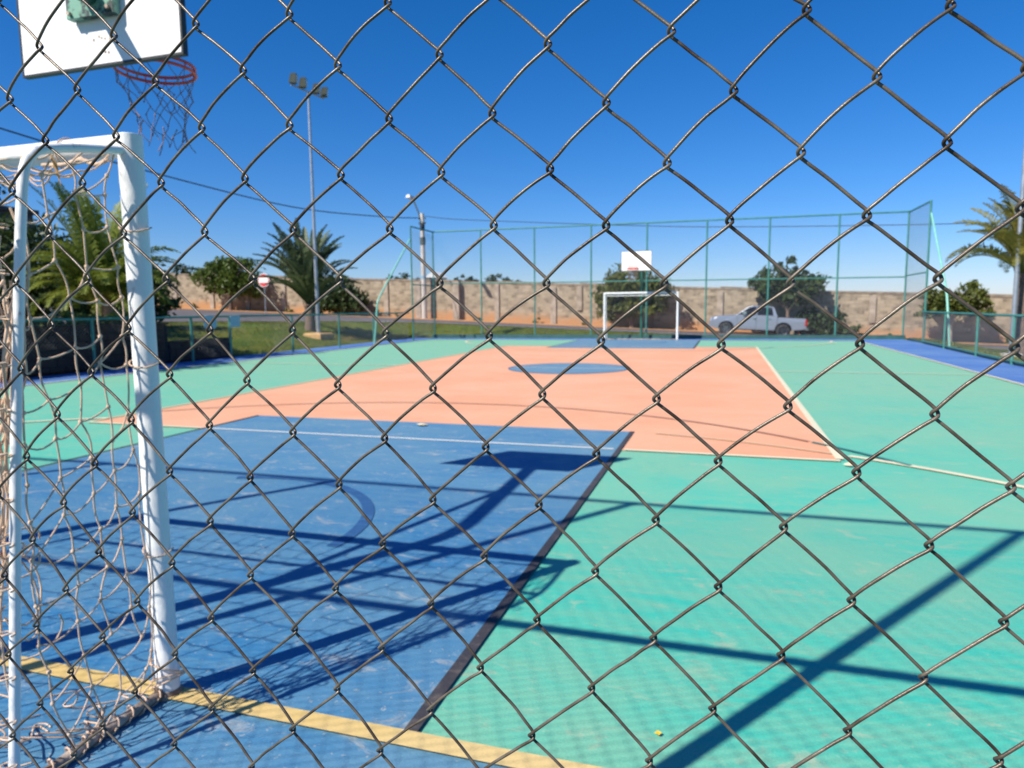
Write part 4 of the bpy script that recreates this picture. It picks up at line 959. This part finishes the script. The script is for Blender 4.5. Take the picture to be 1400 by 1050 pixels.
MB().tube([(-6.2, .045, 2.67), (6.7, .045, 2.67)], .030, 10).obj('rail', M['teal'], nf, True)

# ------------------------------------------------------------------ small things on the ground
o = MB().add([(0,0,.004),(.012,.008,.010),(.026,.003,.007),(.018,-.010,.004),(.007,-.009,.008)], [(0,3,4),(0,4,1),(1,4,3,2)]).obj('yellow_leaf', M['leaf_yellow'], loc=(3.32,.27,.006)); tag(o, 'small bright yellow fallen leaf on the green paint', 'leaf')
for x, y, s, lb in ((4.60,4.64,.05,'whitish paint chip at the near right corner of the orange area'), (7.35,25.4,.13,'pale dry leaf near the far right of the green court'), (-.02,5.64,.09,'pale dry leaf on the blue key by the white line')):
    V = [(s*math.cos(a)*rnd.uniform(.6,1.1), s*.7*math.sin(a)*rnd.uniform(.6,1.1), .012+rnd.uniform(0,.015)) for a in [k*math.pi/4 for k in range(8)]]
    tag(link('dry_leaf', mesh('dry_leaf', V+[(0,0,.035)], [(k, (k+1)%8, 8) for k in range(8)], M['litter']), None, (x, y, .006)), lb, 'leaf')

# grass blades over the lawn in view
npr = np.random.RandomState(3)
def blades(name, pts, h, w_):
    k = len(pts); a = npr.uniform(0, 2*math.pi, k); hh = h*npr.uniform(.5, 1.3, k); ln = npr.normal(size=(k, 2))*.45
    dx, dy = np.cos(a)*w_, np.sin(a)*w_; z = np.array([terrain(x, y) for x, y in pts])-.01
    V = np.empty((k, 3, 3)); V[:,0] = np.stack([pts[:,0]-dx, pts[:,1]-dy, z], 1); V[:,1] = np.stack([pts[:,0]+dx, pts[:,1]+dy, z], 1)
    V[:,2] = np.stack([pts[:,0]+ln[:,0]*hh, pts[:,1]+ln[:,1]*hh, z+hh], 1); V = V.reshape(-1, 3)
    me = bpy.data.meshes.new(name); me.vertices.add(len(V)); me.vertices.foreach_set('co', V.reshape(-1))
    me.loops.add(len(V)); me.loops.foreach_set('vertex_index', np.arange(len(V), dtype=np.int32))
    me.polygons.add(k); me.polygons.foreach_set('loop_start', np.arange(0, len(V), 3, dtype=np.int32)); me.materials.append(M['blade']); me.update(calc_edges=True)
    return me
pts = np.concatenate([npr.uniform((-20.5, 11), (-11.5, 35), (52000, 2)), npr.uniform((-16, 29.4), (16, 35), (30000, 2)), npr.uniform((10.6, 14), (16, 35), (12000, 2))])
# bare patches: thin the blades with a smooth random field
f_ = np.sin(pts[:,0]*.9+1.3*np.sin(pts[:,1]*.6))+np.sin(pts[:,1]*.8+1.7*np.sin(pts[:,0]*.5+1))+npr.normal(size=len(pts))*.5
pts = pts[(f_ > -1.1) & ~((pts[:,0] > -11.2) & (pts[:,0] < 10.4) & (pts[:,1] < 29.3))]
road_x = np.interp(pts[:,1], [0, 12, 22.8, 27.3, 32, 34.6, 35.4], [-23, -23, -21.2, -19.3, -17.2, -14.3, -10])
pts = pts[(pts[:,0] > road_x+.3) & (pts[:,1] < 34.9)]
tag(link('grass', blades('grass', pts, .085, .011)), 'short sunlit lawn grass with dry patches', kind='stuff')
